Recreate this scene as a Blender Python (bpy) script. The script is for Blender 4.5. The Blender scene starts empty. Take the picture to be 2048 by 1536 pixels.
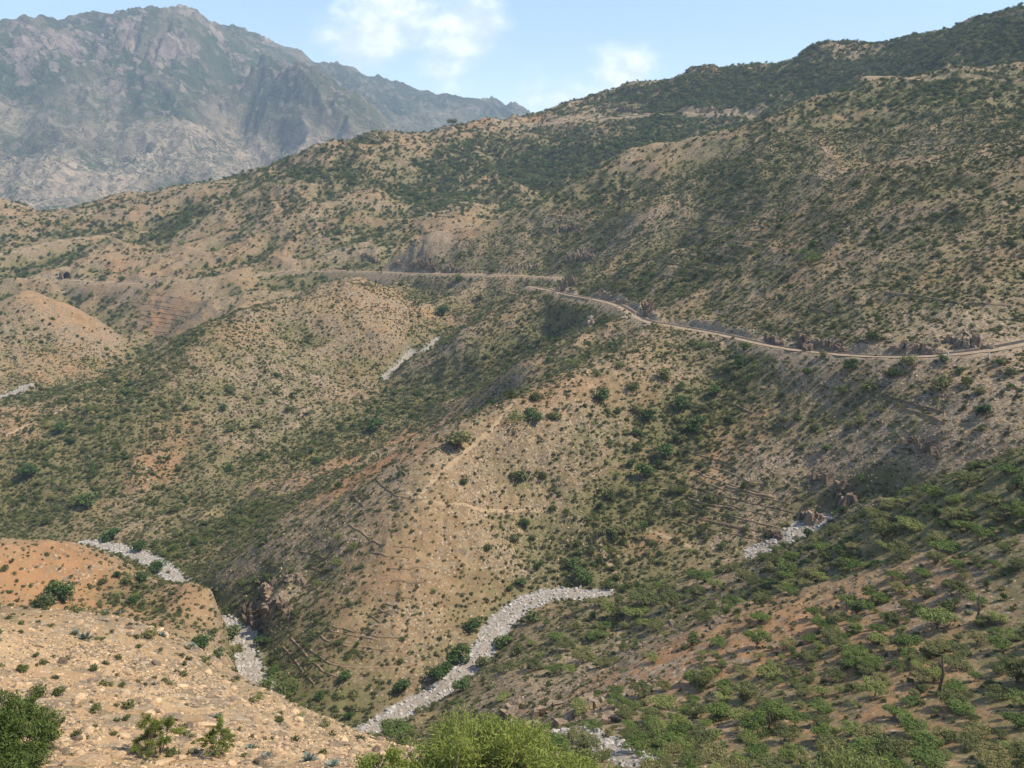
import bpy, bmesh, math, random
import numpy as np
from mathutils import Vector

# ------------------------------------------------------------------ camera, sky, sun, exposure
scene = bpy.context.scene
COL = scene.collection
PITCH = math.radians(14.0)
FPX = 1773.0                       # focal length for a 2048 pixel wide frame
cam_data = bpy.data.cameras.new('camera')
cam = bpy.data.objects.new('camera', cam_data)
COL.objects.link(cam)
cam.rotation_euler = (math.pi / 2 - PITCH, 0, 0)
cam_data.sensor_width = 36.0
cam_data.lens = 36.0 * FPX / 2048.0
cam_data.clip_start = 0.5
cam_data.clip_end = 60000
scene.camera = cam

SUN_AZ, SUN_EL = math.radians(95), math.radians(52)
SUN_DIR = Vector((math.sin(SUN_AZ) * math.cos(SUN_EL), math.cos(SUN_AZ) * math.cos(SUN_EL), math.sin(SUN_EL)))
world = bpy.data.worlds.new('World')
scene.world = world
world.use_nodes = True
sun_data = bpy.data.lights.new('sun', 'SUN')
sun_data.energy = 4.4
sun_data.angle = math.radians(0.6)
sun_data.color = (1.0, 0.90, 0.75)
sun = bpy.data.objects.new('sun', sun_data)
COL.objects.link(sun)
sun.rotation_euler = SUN_DIR.to_track_quat('Z', 'Y').to_euler()
sun.location = (300, 0, 400)
scene.view_settings.view_transform = 'Standard'
scene.view_settings.look = 'None'
scene.view_settings.exposure = 0.6
scene.view_settings.gamma = 1.0
scene.cycles.use_denoising = True
scene.cycles.max_bounces = 3
scene.cycles.diffuse_bounces = 2
scene.cycles.glossy_bounces = 1
scene.cycles.transmission_bounces = 1
scene.cycles.volume_bounces = 0
scene.cycles.transparent_max_bounces = 4


def build_world():
    nt = world.node_tree
    N, L = nt.nodes, nt.links
    N.clear()
    out = N.new('ShaderNodeOutputWorld')
    bg = N.new('ShaderNodeBackground')
    bg.inputs['Strength'].default_value = 0.15
    sky = N.new('ShaderNodeTexSky')
    sky.sky_type = 'NISHITA'
    sky.sun_disc = False
    sky.sun_elevation = SUN_EL
    sky.sun_rotation = SUN_AZ
    sky.altitude = 1200
    sky.air_density = 1.0
    sky.dust_density = 0.5
    sky.ozone_density = 1.6

    def put(sock, v):
        if isinstance(v, bpy.types.NodeSocket):
            L.new(v, sock)
        else:
            sock.default_value = v

    def op(kind, a, b=0.0):
        o = N.new('ShaderNodeMath'); o.operation = kind
        put(o.inputs[0], a); put(o.inputs[1], b)
        return o.outputs[0]

    def vop(kind, a, b):
        o = N.new('ShaderNodeVectorMath'); o.operation = kind
        put(o.inputs[0], a); put(o.inputs[1], b)
        return o

    def rng(v, lo, hi):
        o = N.new('ShaderNodeMapRange'); o.interpolation_type = 'SMOOTHSTEP'
        put(o.inputs[0], v)
        o.inputs[1].default_value, o.inputs[2].default_value = lo, hi
        return o.outputs[0]

    def noise(vec, scale, detail, rough):
        o = N.new('ShaderNodeTexNoise')
        put(o.inputs['Vector'], vec)
        o.inputs['Scale'].default_value, o.inputs['Detail'].default_value, o.inputs['Roughness'].default_value = scale, detail, rough
        return o.outputs['Fac']
    d = N.new('ShaderNodeTexCoord').outputs['Generated']
    stretched = vop('MULTIPLY', d, (1, 1, 1.5)).outputs[0]
    n1 = noise(stretched, 15.0, 9, .58)
    # fair weather clouds: azimuth and elevation in degrees, half width, half height, thickness
    fair = [(-7.0, 8.6, 4.2, 2.4, 1.0), (-2.8, 7.6, 3.0, 3.0, 1.15), (-8.6, 7.0, 3.0, 1.7, 1.0), (-4.8, 11.5, 4.6, 2.6, 1.0), (-9.6, 6.9, 3.4, 2.0, .85), (-3.4, 5.6, 3.6, 2.2, .55), (-10.5, 11.0, 3.0, 1.8, .5),
            (7.2, 5.6, 2.6, 1.9, 1.0), (2.2, 4.0, 3.4, 1.6, .45), (30.5, 11.6, 4.0, 1.6, .8), (-28, 12.6, 4.5, 1.6, .5), (55, 9, 9, 4, .9), (-60, 14, 12, 5, .9), (95, 16, 12, 6, .8), (-110, 10, 14, 5, .9), (150, 12, 12, 5, .9), (-160, 22, 14, 7, .8), (20, 42, 14, 9, .6), (-45, 50, 12, 8, .6)]
    cover = None
    for az, el, w, h, k in fair:
        az, el, w, h = (math.radians(q) for q in (az, el, w, h))
        c = (math.sin(az) * math.cos(el), math.cos(az) * math.cos(el), math.sin(el))
        e = vop('MULTIPLY', vop('SUBTRACT', d, c).outputs[0], (1 / w, 1 / w, 1 / h)).outputs[0]
        q = op('MULTIPLY', op('SUBTRACT', 1.0, vop('LENGTH', e, (0, 0, 0)).outputs['Value']), k)
        cover = q if cover is None else op('MAXIMUM', cover, q)
    dens = op('ADD', op('MAXIMUM', cover, -.6), op('MULTIPLY', op('SUBTRACT', n1, .5), 1.9))
    mask = op('MULTIPLY', rng(dens, -.05, .85), .88)
    n2 = noise(vop('ADD', stretched, (.012, 0, .012)).outputs[0], 15.0, 6, .58)
    lit = rng(op('SUBTRACT', n1, n2), -.10, .14)
    cc = N.new('ShaderNodeMixRGB')
    put(cc.inputs[0], lit)
    cc.inputs[1].default_value = (4.8, 5.4, 6.4, 1)
    cc.inputs[2].default_value = (7.2, 7.4, 7.8, 1)
    mx = N.new('ShaderNodeMixRGB')
    put(mx.inputs[0], mask); L.new(sky.outputs[0], mx.inputs[1]); L.new(cc.outputs[0], mx.inputs[2])
    L.new(mx.outputs[0], bg.inputs['Color'])
    L.new(bg.outputs[0], out.inputs['Surface'])


build_world()

# ------------------------------------------------------------------ measuring the place
CP, SP = math.cos(PITCH), math.sin(PITCH)


def ray(px, py):
    x = (np.asarray(px, float) - 1024) / FPX
    zc = -(np.asarray(py, float) - 768) / FPX
    d = np.stack([x, CP + SP * zc, -SP + CP * zc], -1)
    return d / np.linalg.norm(d, axis=-1, keepdims=True)


def project(p):
    p = np.asarray(p, float)
    f = p[..., 1] * CP - p[..., 2] * SP
    u = p[..., 1] * SP + p[..., 2] * CP
    return 1024 + FPX * p[..., 0] / f, 768 - FPX * u / f


def ctrl(px, py, v):
    """survey point: v > 0 is the distance in metres, v < 0 the height below the viewpoint"""
    d = ray(px, py)
    return d * (v if v > 0 else v / d[2])


def line(pts, step=28.0):
    """points along a surveyed line"""
    res = []
    P = [ctrl(*p) for p in pts]
    for i in range(len(pts) - 1):
        n = max(1, int(math.hypot(pts[i + 1][0] - pts[i][0], pts[i + 1][1] - pts[i][1]) / step))
        for k in range(n):
            t = k / n
            res.append(P[i] * (1 - t) + P[i + 1] * t)
    res.append(P[-1])
    return res


# --- hash based gradient noise
_rng = np.random.default_rng(7)
_perm = _rng.permutation(4096)
_grad = np.stack([np.cos(np.arange(4096) * 2.399963), np.sin(np.arange(4096) * 2.399963)], -1)


def noise2(x, y, seed=0):
    xi = np.floor(x).astype(np.int64)
    yi = np.floor(y).astype(np.int64)
    fx, fy = x - xi, y - yi
    u = fx * fx * fx * (fx * (fx * 6 - 15) + 10)
    v = fy * fy * fy * (fy * (fy * 6 - 15) + 10)

    def g(i, j, dx, dy):
        h = _perm[(_perm[(i + seed * 131) & 4095] + j) & 4095]
        gr = _grad[h]
        return gr[..., 0] * dx + gr[..., 1] * dy
    a = g(xi, yi, fx, fy)
    b = g(xi + 1, yi, fx - 1, fy)
    c = g(xi, yi + 1, fx, fy - 1)
    d = g(xi + 1, yi + 1, fx - 1, fy - 1)
    return ((a * (1 - u) + b * u) * (1 - v) + (c * (1 - u) + d * u) * v) * 1.5


def fbm(x, y, wl, octaves, seed=0, gain=0.5):
    s, a = 0.0, 1.0
    for o in range(octaves):
        s = s + a * noise2(x / wl, y / wl, seed + o * 17)
        wl, a = wl * 0.5, a * gain
    return s


def smooth(e0, e1, x):
    t = np.clip((x - e0) / (e1 - e0), 0, 1)
    return t * t * (3 - 2 * t)


def rbf_fit(P, soft, lam=1e-2):
    P = np.array(P)
    keep = [0]
    for i in range(1, len(P)):                    # drop survey points that nearly coincide
        d = np.hypot(*(P[keep, :2] - P[i, :2]).T)
        if d.min() > 0.012 * np.hypot(*P[i, :2]) + 0.4:
            keep.append(i)
    P = P[keep]
    c = soft * np.hypot(P[:, 0], P[:, 1]) + 0.3
    n = len(P)
    A = np.sqrt((P[:, None, 0] - P[None, :, 0]) ** 2 + (P[:, None, 1] - P[None, :, 1]) ** 2 + c[None, :] ** 2)
    A = A - np.diag(np.full(n, lam) * c * 20)
    S = 1000.0
    Q = np.concatenate([np.ones((n, 1)), P[:, :2] / S], 1)
    M = np.zeros((n + 3, n + 3))
    M[:n, :n], M[:n, n:], M[n:, :n] = A / S, Q, Q.T
    w = np.linalg.solve(M, np.concatenate([P[:, 2], np.zeros(3)]))

    def f(x, y):
        x, y = np.asarray(x, float), np.asarray(y, float)
        sh = x.shape
        x, y = x.ravel(), y.ravel()
        out = np.empty(len(x))
        c32, p32, w32 = (c ** 2).astype(np.float32), P.astype(np.float32), (w[:n] / S)
        for s in range(0, len(x), 20000):
            xs, ys = x[s:s + 20000].astype(np.float32), y[s:s + 20000].astype(np.float32)
            r = np.sqrt((xs[:, None] - p32[None, :, 0]) ** 2 + (ys[:, None] - p32[None, :, 1]) ** 2 + c32[None])
            out[s:s + 20000] = r.astype(np.float64) @ w32 + w[n] + (w[n + 1] * xs + w[n + 2] * ys) / S
        return out.reshape(sh)
    return f


# --- surveyed lines: (pixel column, pixel row, distance or -depth)
ROAD = [(2300, 640, -38.5), (2150, 662, -40.5), (2048, 685, -42.5), (1950, 702, -44.5), (1850, 711, -46.5), (1750, 712, -48.5),
        (1650, 705, -50.5), (1550, 692, -52.5), (1440, 668, -55), (1340, 650, -57), (1290, 640, -57.5),
        (1240, 612, -58.5), (1200, 600, -59), (1140, 590, -60), (1095, 579, -61), (1062, 573, -61.4)]
ROAD_FAR = [(1116, 556, -62), (1050, 552, -63), (900, 548, -65), (780, 545, -68), (650, 540, -72), (560, 545, -75),
            (430, 560, -79), (330, 568, -82), (230, 566, -83.5), (130, 560, -83), (20, 556, -82.5), (-80, 552, -82)]
ROAD_LEFT = [(-80, 520, 790), (0, 505, 800), (100, 482, 815), (200, 470, 825), (270, 465, 830), (330, 470, 820)]
ROAD_SADDLE = [(1000, 248, 985), (1080, 244, 985), (1200, 236, 970), (1300, 229, 955), (1440, 226, 920), (1500, 232, 900)]
ROAD_UPPER = [(1740, 152, 640), (1790, 154, 640), (1900, 160, 625), (2048, 163, 615), (2200, 160, 600)]
STREAM = [(1760, 990, -72), (1640, 1042, -80), (1560, 1082, -84), (1500, 1112, -87), (1400, 1150, -90), (1300, 1178, -92), (1190, 1190, -94),
          (1130, 1186, -95), (1060, 1202, -96), (1000, 1247, -97.5), (960, 1310, -99), (890, 1375, -100.5), (820, 1415, -102),
          (700, 1478, -102.6), (600, 1455, -103), (535, 1400, -103.5), (512, 1357, -104), (490, 1302, -104.8), (497, 1272, -105.5), (468, 1258, -106.5),
          (430, 1238, -108), (390, 1206, -110), (345, 1152, -112.5), (320, 1130, -114), (270, 1107, -115.5), (230, 1095, -117), (170, 1086, -118.5),
          (80, 1075, -120), (-60, 1060, -122)]
STREAM2 = [(1000, 610, -76), (937, 640, -82), (870, 682, -89), (776, 749, -98), (830, 800, -103), (780, 850, -106), (700, 900, -108.5),
           (600, 925, -110.5), (480, 1000, -113), (330, 1097, -115.3)]
STREAM3 = [(150, 602, 705), (200, 640, 655), (290, 697, 590), (180, 745, 540), (40, 778, 520), (-60, 800, 515)]
GULLY_NEAR = [(1420, 1580, 72), (1330, 1545, 84), (1275, 1520, 92), (1200, 1488, 103), (1130, 1458, 115), (1000, 1465, 140), (850, 1440, 166)]
GULLY_MID = [(1500, 690, -54.5), (1470, 720, -58), (1400, 800, -66), (1300, 920, -77), (1220, 1020, -85), (1150, 1140, -93), (1125, 1180, -95)]

survey = []
for l_ in (
    ROAD, ROAD_FAR, ROAD_LEFT, ROAD_SADDLE, ROAD_UPPER, STREAM, STREAM2, STREAM3, GULLY_NEAR, GULLY_MID,
    # near left slope: its edge, then the drop behind it
    [(-150, 1200, 82), (0, 1212, 80), (150, 1225, 79), (290, 1250, 78), (400, 1296, 76), (500, 1360, 74), (620, 1420, 70), (780, 1490, 62), (860, 1536, 54)],
    [(-150, 1330, 105), (0, 1330, 108), (200, 1330, 108), (360, 1370, 108), (480, 1440, 100), (640, 1500, 92), (820, 1560, 78)],
    # near right spur
    [(2250, 830, 155), (2048, 893, 160), (1900, 952, 165), (1750, 1012, 172), (1600, 1076, 178), (1450, 1132, 185), (1300, 1172, 190), (1195, 1200, 193)],
    [(1195, 1200, 193), (1100, 1240, 192), (1030, 1290, 188), (950, 1350, 182), (860, 1425, 172)],
    [(2250, 900, 205), (2048, 975, 204), (1900, 1040, 200), (1760, 1080, 200)],
    # spurs dropping from the road
    [(1053, 580, -61.8), (1000, 605, -66), (930, 662, -76), (870, 702, -86), (800, 748, -96)],
    [(1250, 628, -59.5), (1150, 690, -66), (1050, 745, -75), (960, 790, -88), (880, 806, -99)],
    [(1160, 618, -66), (1080, 690, -80), (980, 750, -92), (880, 795, -102)],
    [(1230, 680, -63), (1180, 722, -69), (1050, 787, -81), (950, 822, -93), (850, 832, -104)],
    # crest of the central hill
    [(1300, 656, -57.6), (1200, 720, -60), (1100, 775, -63), (1010, 830, -66), (950, 870, -69), (880, 930, -73), (830, 990, -77), (740, 1020, -81), (640, 1075, -88), (520, 1107, -96), (440, 1142, -104)],
    # left middle ridge
    [(700, 560, 520), (655, 566, 495), (533, 607, 457), (376, 662, 430), (331, 703, 425), (239, 740, 420), (68, 792, 415), (0, 808, 412), (-120, 840, 405)],
    [(700, 575, 475), (760, 640, 450), (820, 712, 425)],
    [(640, 620, 575), (500, 670, 530), (376, 735, 500), (239, 795, 485), (68, 850, 472), (-60, 880, 465)],
    # low orange hill on the left
    [(-100, 1075, 212), (0, 1083, 215), (150, 1088, 221), (240, 1116, 229), (290, 1148, 238)],
    # low rise in front of the stream, left of the bluff
    [(325, 1172, 236), (360, 1170, 222), (400, 1174, 212), (440, 1190, 206), (470, 1228, 203), (477, 1262, 202)],
    # left far hill
    [(-60, 620, 610), (0, 598, 605), (80, 584, 600), (150, 620, 592), (230, 664, 580), (285, 702, 572)],
    # far ridge, falling left from the pass
    [(1080, 246, 985), (1000, 250, 980), (880, 246, 960), (760, 274, 900), (640, 300, 850), (540, 345, 840), (500, 361, 840), (400, 390, 850), (270, 407, 880), (150, 430, 890), (0, 405, 940), (-120, 400, 960)],
    [(1080, 300, 1250), (880, 310, 1250), (640, 400, 1150), (500, 450, 1100), (270, 470, 1150), (0, 470, 1250)],
    # second ridge
    [(2200, 130, 640), (2048, 150, 650), (1790, 146, 660), (1700, 178, 640), (1600, 210, 620), (1480, 236, 610), (1300, 292, 600), (1200, 342, 590), (1000, 422, 582), (870, 470, 572), (800, 502, 572)],
    [(1700, 300, 760), (1480, 330, 720), (1300, 380, 700), (1100, 440, 680), (930, 500, 650), (800, 530, 640)],
    # shoulder of the hill above the road
    [(2200, 230, 375), (2048, 286, 372), (1900, 300, 385), (1750, 322, 395), (1640, 372, 397), (1520, 432, 400), (1400, 492, 398), (1260, 535, 410)],
    [(2048, 320, 440), (1800, 345, 455), (1640, 400, 465), (1500, 455, 470), (1350, 520, 480)],
    # skyline on the right
    [(1090, 244, 990), (1150, 206, 1080), (1220, 174, 1100), (1300, 166, 1090), (1350, 150, 1080), (1380, 122, 1060), (1420, 120, 1055), (1450, 150, 1050), (1500, 130, 1040), (1560, 134, 1030), (1600, 130, 1020), (1625, 96, 1005), (1650, 74, 1000), (1685, 84, 990), (1720, 112, 980), (1800, 92, 960), (1900, 68, 930), (2048, 12, 880), (2250, -60, 850)],
    [(1090, 300, 1500), (1300, 240, 1500), (1500, 220, 1450), (1800, 180, 1350), (2048, 120, 1250), (2250, 60, 1200)],
):
    survey += line(l_)
for p_ in [
    # below the frame, round the viewpoint
    (-300, 1750, 20), (200, 1720, 19), (600, 1720, 18.5), (1000, 1720, 17), (1400, 1760, 18), (1800, 1800, 20), (2300, 1800, 24),
    (1000, 2600, 6), (300, 2600, 7), (1700, 2600, 7), (900, 1620, 26), (1250, 1680, 34), (1500, 1660, 48), (1800, 1640, 56), (2200, 1620, 62),
    (0, 1536, 50), (250, 1536, 50), (500, 1536, 49), (720, 1536, 46), (0, 1380, 61), (220, 1400, 60), (450, 1430, 60), (640, 1500, 54), (120, 1290, 70), (330, 1330, 68),
    (-250, 1400, 58), (-250, 1290, 70), (0, 1620, 36), (350, 1630, 35), (700, 1630, 32), (1080, 1545, 60), (950, 1520, 62), (1000, 1490, 100), (900, 1500, 110),
    # near right spur
    (2048, 1536, 80), (1700, 1536, 84), (1450, 1520, 92), (2250, 1300, 100), (2048, 1250, 112), (1700, 1250, 124), (1400, 1250, 142), (1200, 1330, 152), (1050, 1390, 150), (1150, 1420, 128), (1300, 1440, 112),
    (2048, 1050, 138), (1700, 1120, 154), (1450, 1200, 166), (1000, 1360, 168), (2300, 1000, 130),
    # central hill, face
    (1000, 950, 231), (830, 1100, 205), (700, 1150, 208), (600, 1250, 206), (650, 1350, 191), (620, 1160, 217), (660, 1250, 200), (600, 1335, 197), (700, 1210, 202), (560, 1290, 206), (800, 1250, 194), (900, 1150, 205), (1050, 1080, 221), (1100, 920, 236), (1200, 820, 250), (540, 1200, 216),
    (700, 950, 262), (850, 890, 268), (560, 1040, 258), (620, 1000, 265), (760, 900, 285),
    # right hill under the road
    (1500, 850, 246), (1500, 950, 229), (1700, 850, 232), (1700, 950, 222), (1900, 850, 218), (2048, 800, 222), (1400, 950, 235), (1380, 1050, 222),
    # left middle ridge, face
    (450, 800, 385), (300, 900, 366), (500, 900, 362), (150, 1000, 352), (650, 780, 403), (700, 680, 440), (600, 680, 440), (560, 860, 374),
    # low orange hill and field
    (60, 1190, 206), (200, 1195, 213), (-100, 1180, 203), (300, 1182, 240), (380, 1250, 190), (430, 1285, 186), (300, 1230, 203), (470, 1325, 186), (250, 1215, 206), (0, 1110, 255), (150, 1115, 262),
    # left far hill
    (100, 700, 552), (0, 720, 545), (200, 735, 545), (40, 610, 655), (-60, 670, 580), (60, 640, 575), (140, 665, 566),
    # slopes under the far road
    (400, 630, 590), (520, 600, 580), (850, 600, 515), (720, 585, 560), (600, 575, 600),
    # far hill
    (200, 510, 775), (330, 480, 790), (560, 450, 730), (700, 450, 720), (800, 380, 790), (900, 320, 870), (700, 350, 815), (1000, 320, 890), (1120, 300, 890), (1200, 270, 890), (420, 480, 755), (80, 445, 865),
    (1000, 410, 770), (900, 440, 700), (1300, 260, 880),
    # hillsides above the road
    (1700, 560, 303), (1900, 500, 305), (2048, 480, 302), (1500, 560, 338), (1350, 590, 362), (1250, 570, 398), (1800, 400, 350), (2048, 380, 336), (1600, 470, 358),
    (1150, 480, 530), (1300, 420, 500), (1500, 340, 510), (1800, 250, 545), (1250, 380, 560), (1000, 490, 545), (1400, 330, 560), (1640, 290, 530), (2048, 230, 540),
    (1400, 190, 990), (1600, 170, 930), (1750, 130, 920), (1900, 110, 830), (2048, 90, 800),
    # beyond
    (-300, 430, 1500), (200, 430, 1600), (700, 400, 1700), (1100, 330, 2000), (1700, 250, 2000), (2400, 100, 1600),
]:
    survey.append(ctrl(*p_))
survey.append(np.array([0, 0, -1.75]))
for p_ in [(-30, -10, -3), (30, -10, -3), (0, -40, 4), (-60, 20, -30), (60, 10, -22), (-120, -40, -20), (120, -40, -10), (200, 60, -20), (-250, 60, -75)]:
    survey.append(np.array(p_, float))
base_height = rbf_fit(survey, 0.012)


def poly3(pts, n=14):
    """a smooth 3D line through surveyed points"""
    P = np.array([ctrl(*p) for p in pts])
    P = np.concatenate([[2 * P[0] - P[1]], P, [2 * P[-1] - P[-2]]])
    out = []
    for i in range(1, len(P) - 2):
        a, b, c, d = P[i - 1:i + 3]
        for t in np.linspace(0, 1, n, endpoint=False):
            out.append(0.5 * ((2 * b) + (c - a) * t + (2 * a - 5 * b + 4 * c - d) * t * t + (3 * b - a - 3 * c + d) * t ** 3))
    out.append(P[-2])
    return np.array(out)


def near_line(x, y, L, reach):
    """distance to a line and the line's height there (only within reach)"""
    d = np.full(x.shape, 1e9)
    h = np.zeros(x.shape)
    lo, hi = L[:, :2].min(0) - reach, L[:, :2].max(0) + reach
    m = np.where((x > lo[0]) & (x < hi[0]) & (y > lo[1]) & (y < hi[1]))
    xs, ys = x[m], y[m]
    bd, bh = np.full(xs.shape, 1e9), np.zeros(xs.shape)
    for a, b in zip(L[:-1], L[1:]):
        ex, ey = b[0] - a[0], b[1] - a[1]
        t = np.clip(((xs - a[0]) * ex + (ys - a[1]) * ey) / (ex * ex + ey * ey + 1e-9), 0, 1)
        dd = np.hypot(xs - a[0] - t * ex, ys - a[1] - t * ey)
        k = dd < bd
        bd = np.where(k, dd, bd)
        bh = np.where(k, a[2] + t * (b[2] - a[2]), bh)
    d[m], h[m] = bd, bh
    return d, h


ROADS = [(poly3(ROAD), 2.9, 1.7), (poly3(ROAD_FAR), 2.4, 1.6), (poly3(ROAD_LEFT), 2.2, 1.4), (poly3(ROAD_SADDLE), 4.5, 1.4), (poly3(ROAD_UPPER), 4.0, 1.4)]
STREAMS = [(poly3(STREAM), 2.4), (poly3([(874, 678, -89), (848, 700, -91), (822, 710, -93.5), (798, 735, -96.5), (776, 749, -98), (772, 758, -99)]), 1.7), (poly3([(60, 768, 522), (42, 777, 520), (20, 790, 517), (-20, 796, 516)]), 1.9), (poly3(GULLY_NEAR), 1.9)]


def height(x, y, z):
    r = np.hypot(x, y)
    sd = np.full(x.shape, 1e9)
    sl = [near_line(x, y, L, 40) for L, w in STREAMS]
    for d, h in sl:
        sd = np.minimum(sd, d)
    calm = 0.25 + 0.75 * smooth(3, 22, sd)
    wx = x + 6 * noise2(x / 40, y / 40, 91)
    wy = y + 6 * noise2(x / 40, y / 40, 92)
    far = smooth(250, 900, r)
    mid = smooth(225, 330, r)
    rid = .42 - 2 * np.abs(noise2(wx / 34, wy / 34, 5))
    rid2 = .42 - 2 * np.abs(noise2(wx / 13, wy / 13, 6))
    n = (0.8 + 3.5 * far) * fbm(wx, wy, 70, 2, 1) + (1.0 + 0.7 * mid + 1.6 * far) * rid + (0.5 + 0.3 * mid + 0.4 * far) * rid2 + 0.42 * fbm(wx, wy, 9, 3, 3)
    rid3 = .42 - 2 * np.abs(noise2(wx / 130, wy / 130, 15))
    n = n + 8 * far * rid3
    rocky = smooth(0.05, 0.5, fbm(x, y, 30, 2, 71))
    n = n + (0.16 + 0.3 * rocky) * fbm(x, y, 2.6, 3, 8) * smooth(520, 160, r)
    z = z + n * calm * (0.35 + 0.65 * smooth(60, 180, r)) * smooth(8, 40, r)
    for (L, w), (d, h) in zip(STREAMS, sl):                # a flat stony floor along each stream
        k = smooth(w * 2.6, w * 0.8, d)
        z = z * (1 - k) + (h + 0.12 * fbm(x, y, 2.5, 2, 44)) * k
    for L, w, cut in ROADS:                                # the bench cut for each road
        d, h = near_line(x, y, L, 40)
        rough = 1 + 0.3 * fbm(x, y, 5, 2, 60)
        e = np.maximum(d - w, 0)
        k = smooth(16, 7, e)
        up = np.minimum(z, h - 0.10 + e * cut * rough)
        z = z + (up - z) * k
        dn = np.maximum(z, h - 0.10 - e * 0.8)
        z = z + (dn - z) * smooth(11, 5, e)
    return z


# ------------------------------------------------------------------ the ground sheet: rays of columns round the viewpoint
def spaced(parts):
    return np.concatenate([np.linspace(a, b, n, endpoint=False) for a, b, n in parts] + [[parts[-1][1]]])


AZ = np.radians(spaced([(-75, -36, 60), (-36, -31.5, 30), (-31.5, 31.5, 760), (31.5, 36, 30), (36, 75, 60)]))
RR = np.exp(spaced([(math.log(3), math.log(24), 40), (math.log(24), math.log(100), 280), (math.log(100), math.log(620), 560), (math.log(620), math.log(1250), 150), (math.log(1250), math.log(2600), 30)]))
NA, NR = len(AZ), len(RR)
GA, GR = np.meshgrid(AZ, RR, indexing='ij')
GX, GY = GR * np.sin(GA), GR * np.cos(GA)

def coarse_base():
    ia = np.unique(np.append(np.arange(0, NA, 3), NA - 1))
    ir = np.unique(np.append(np.arange(0, NR, 3), NR - 1))
    c = base_height(GX[np.ix_(ia, ir)], GY[np.ix_(ia, ir)])
    t = np.empty((NA, len(ir)))
    for j in range(len(ir)):
        t[:, j] = np.interp(np.arange(NA), ia, c[:, j])
    o = np.empty((NA, NR))
    for i in range(NA):
        o[i] = np.interp(np.arange(NR), ir, t[i])
    return o


GZ = height(GX, GY, coarse_base())
ELEV = np.maximum.accumulate(GZ / GR, axis=1)              # what hides what from the viewpoint


def gidx(x, y):
    a, r = np.arctan2(x, y), np.hypot(x, y)
    return np.interp(a, AZ, np.arange(NA)), np.interp(np.log(r), np.log(RR), np.arange(NR))


def gsample(G, x, y):
    fa, fr = gidx(np.asarray(x, float), np.asarray(y, float))
    i, j = np.clip(fa.astype(int), 0, NA - 2), np.clip(fr.astype(int), 0, NR - 2)
    u, v = np.clip(fa - i, 0, 1), np.clip(fr - j, 0, 1)
    return (G[i, j] * (1 - u) * (1 - v) + G[i + 1, j] * u * (1 - v) + G[i, j + 1] * (1 - u) * v + G[i + 1, j + 1] * u * v)


def ground_z(x, y):
    return gsample(GZ, x, y)


def in_view(x, y, z, slack=0.0):
    return z / np.hypot(x, y) + slack > gsample(ELEV, x, y)


def at(px, py, tmin=14.0):
    """the ground point seen in a given direction from the viewpoint"""
    d = ray(px, py)
    a = math.atan2(d[0], d[1])
    fa = np.interp(a, AZ, np.arange(NA))
    i = min(int(fa), NA - 2)
    u = fa - i
    col = GZ[i] * (1 - u) + GZ[i + 1] * u
    zr = RR * d[2] / math.hypot(d[0], d[1])
    below = np.where((zr < col) & (RR > tmin))[0]
    if len(below) == 0:
        return None
    j = below[0]
    a0, a1 = zr[j - 1] - col[j - 1], zr[j] - col[j]
    r = RR[j - 1] + (RR[j] - RR[j - 1]) * (a0 / (a0 - a1) if a0 > a1 else 1)
    x, y = r * math.sin(a), r * math.cos(a)
    return Vector((x, y, float(ground_z(x, y))))


def grid_mesh(name, X, Y, Z):
    na, nr = X.shape
    me = bpy.data.meshes.new(name)
    co = np.stack([X, Y, Z], -1).reshape(-1, 3).astype(np.float32)
    idx = np.arange(na * nr).reshape(na, nr)
    q = np.stack([idx[:-1, :-1], idx[1:, :-1], idx[1:, 1:], idx[:-1, 1:]], -1).reshape(-1, 4)
    q = q[:, ::-1]
    me.vertices.add(len(co)); me.vertices.foreach_set('co', co.ravel())
    me.loops.add(q.size); me.loops.foreach_set('vertex_index', q.ravel().astype(np.int32))
    me.polygons.add(len(q)); me.polygons.foreach_set('loop_start', np.arange(0, q.size, 4, dtype=np.int32))
    me.polygons.foreach_set('use_smooth', np.ones(len(q), dtype=bool))
    me.update(calc_edges=True)
    return me


def float_attr(me, name, v):
    a = me.attributes.new(name, 'FLOAT', 'POINT')
    a.data.foreach_set('value', np.asarray(v, np.float32).ravel())
# ------------------------------------------------------------------ helpers for objects
def link(name, me, parent=None, mat=None):
    o = bpy.data.objects.new(name, me)
    COL.objects.link(o)
    if parent is not None:
        o.parent = parent
    if mat is not None:
        me.materials.append(mat)
    return o


def tag(o, label, cat, group=None):
    o['label'], o['category'] = label, cat
    if group:
        o['group'] = group
    return o


def struct(o, label=None):
    o['kind'] = 'structure'
    if label:
        o['label'] = label
    return o


def mesh_from(name, V, F, smooth_faces=False):
    me = bpy.data.meshes.new(name)
    V = np.asarray(V, np.float32)
    F = np.asarray(F, np.int32)
    k = F.shape[1]
    me.vertices.add(len(V)); me.vertices.foreach_set('co', V.ravel())
    me.loops.add(F.size); me.loops.foreach_set('vertex_index', F.ravel())
    me.polygons.add(len(F)); me.polygons.foreach_set('loop_start', np.arange(0, F.size, k, dtype=np.int32))
    if smooth_faces:
        me.polygons.foreach_set('use_smooth', np.ones(len(F), dtype=bool))
    me.update(calc_edges=True)
    return me


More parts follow.
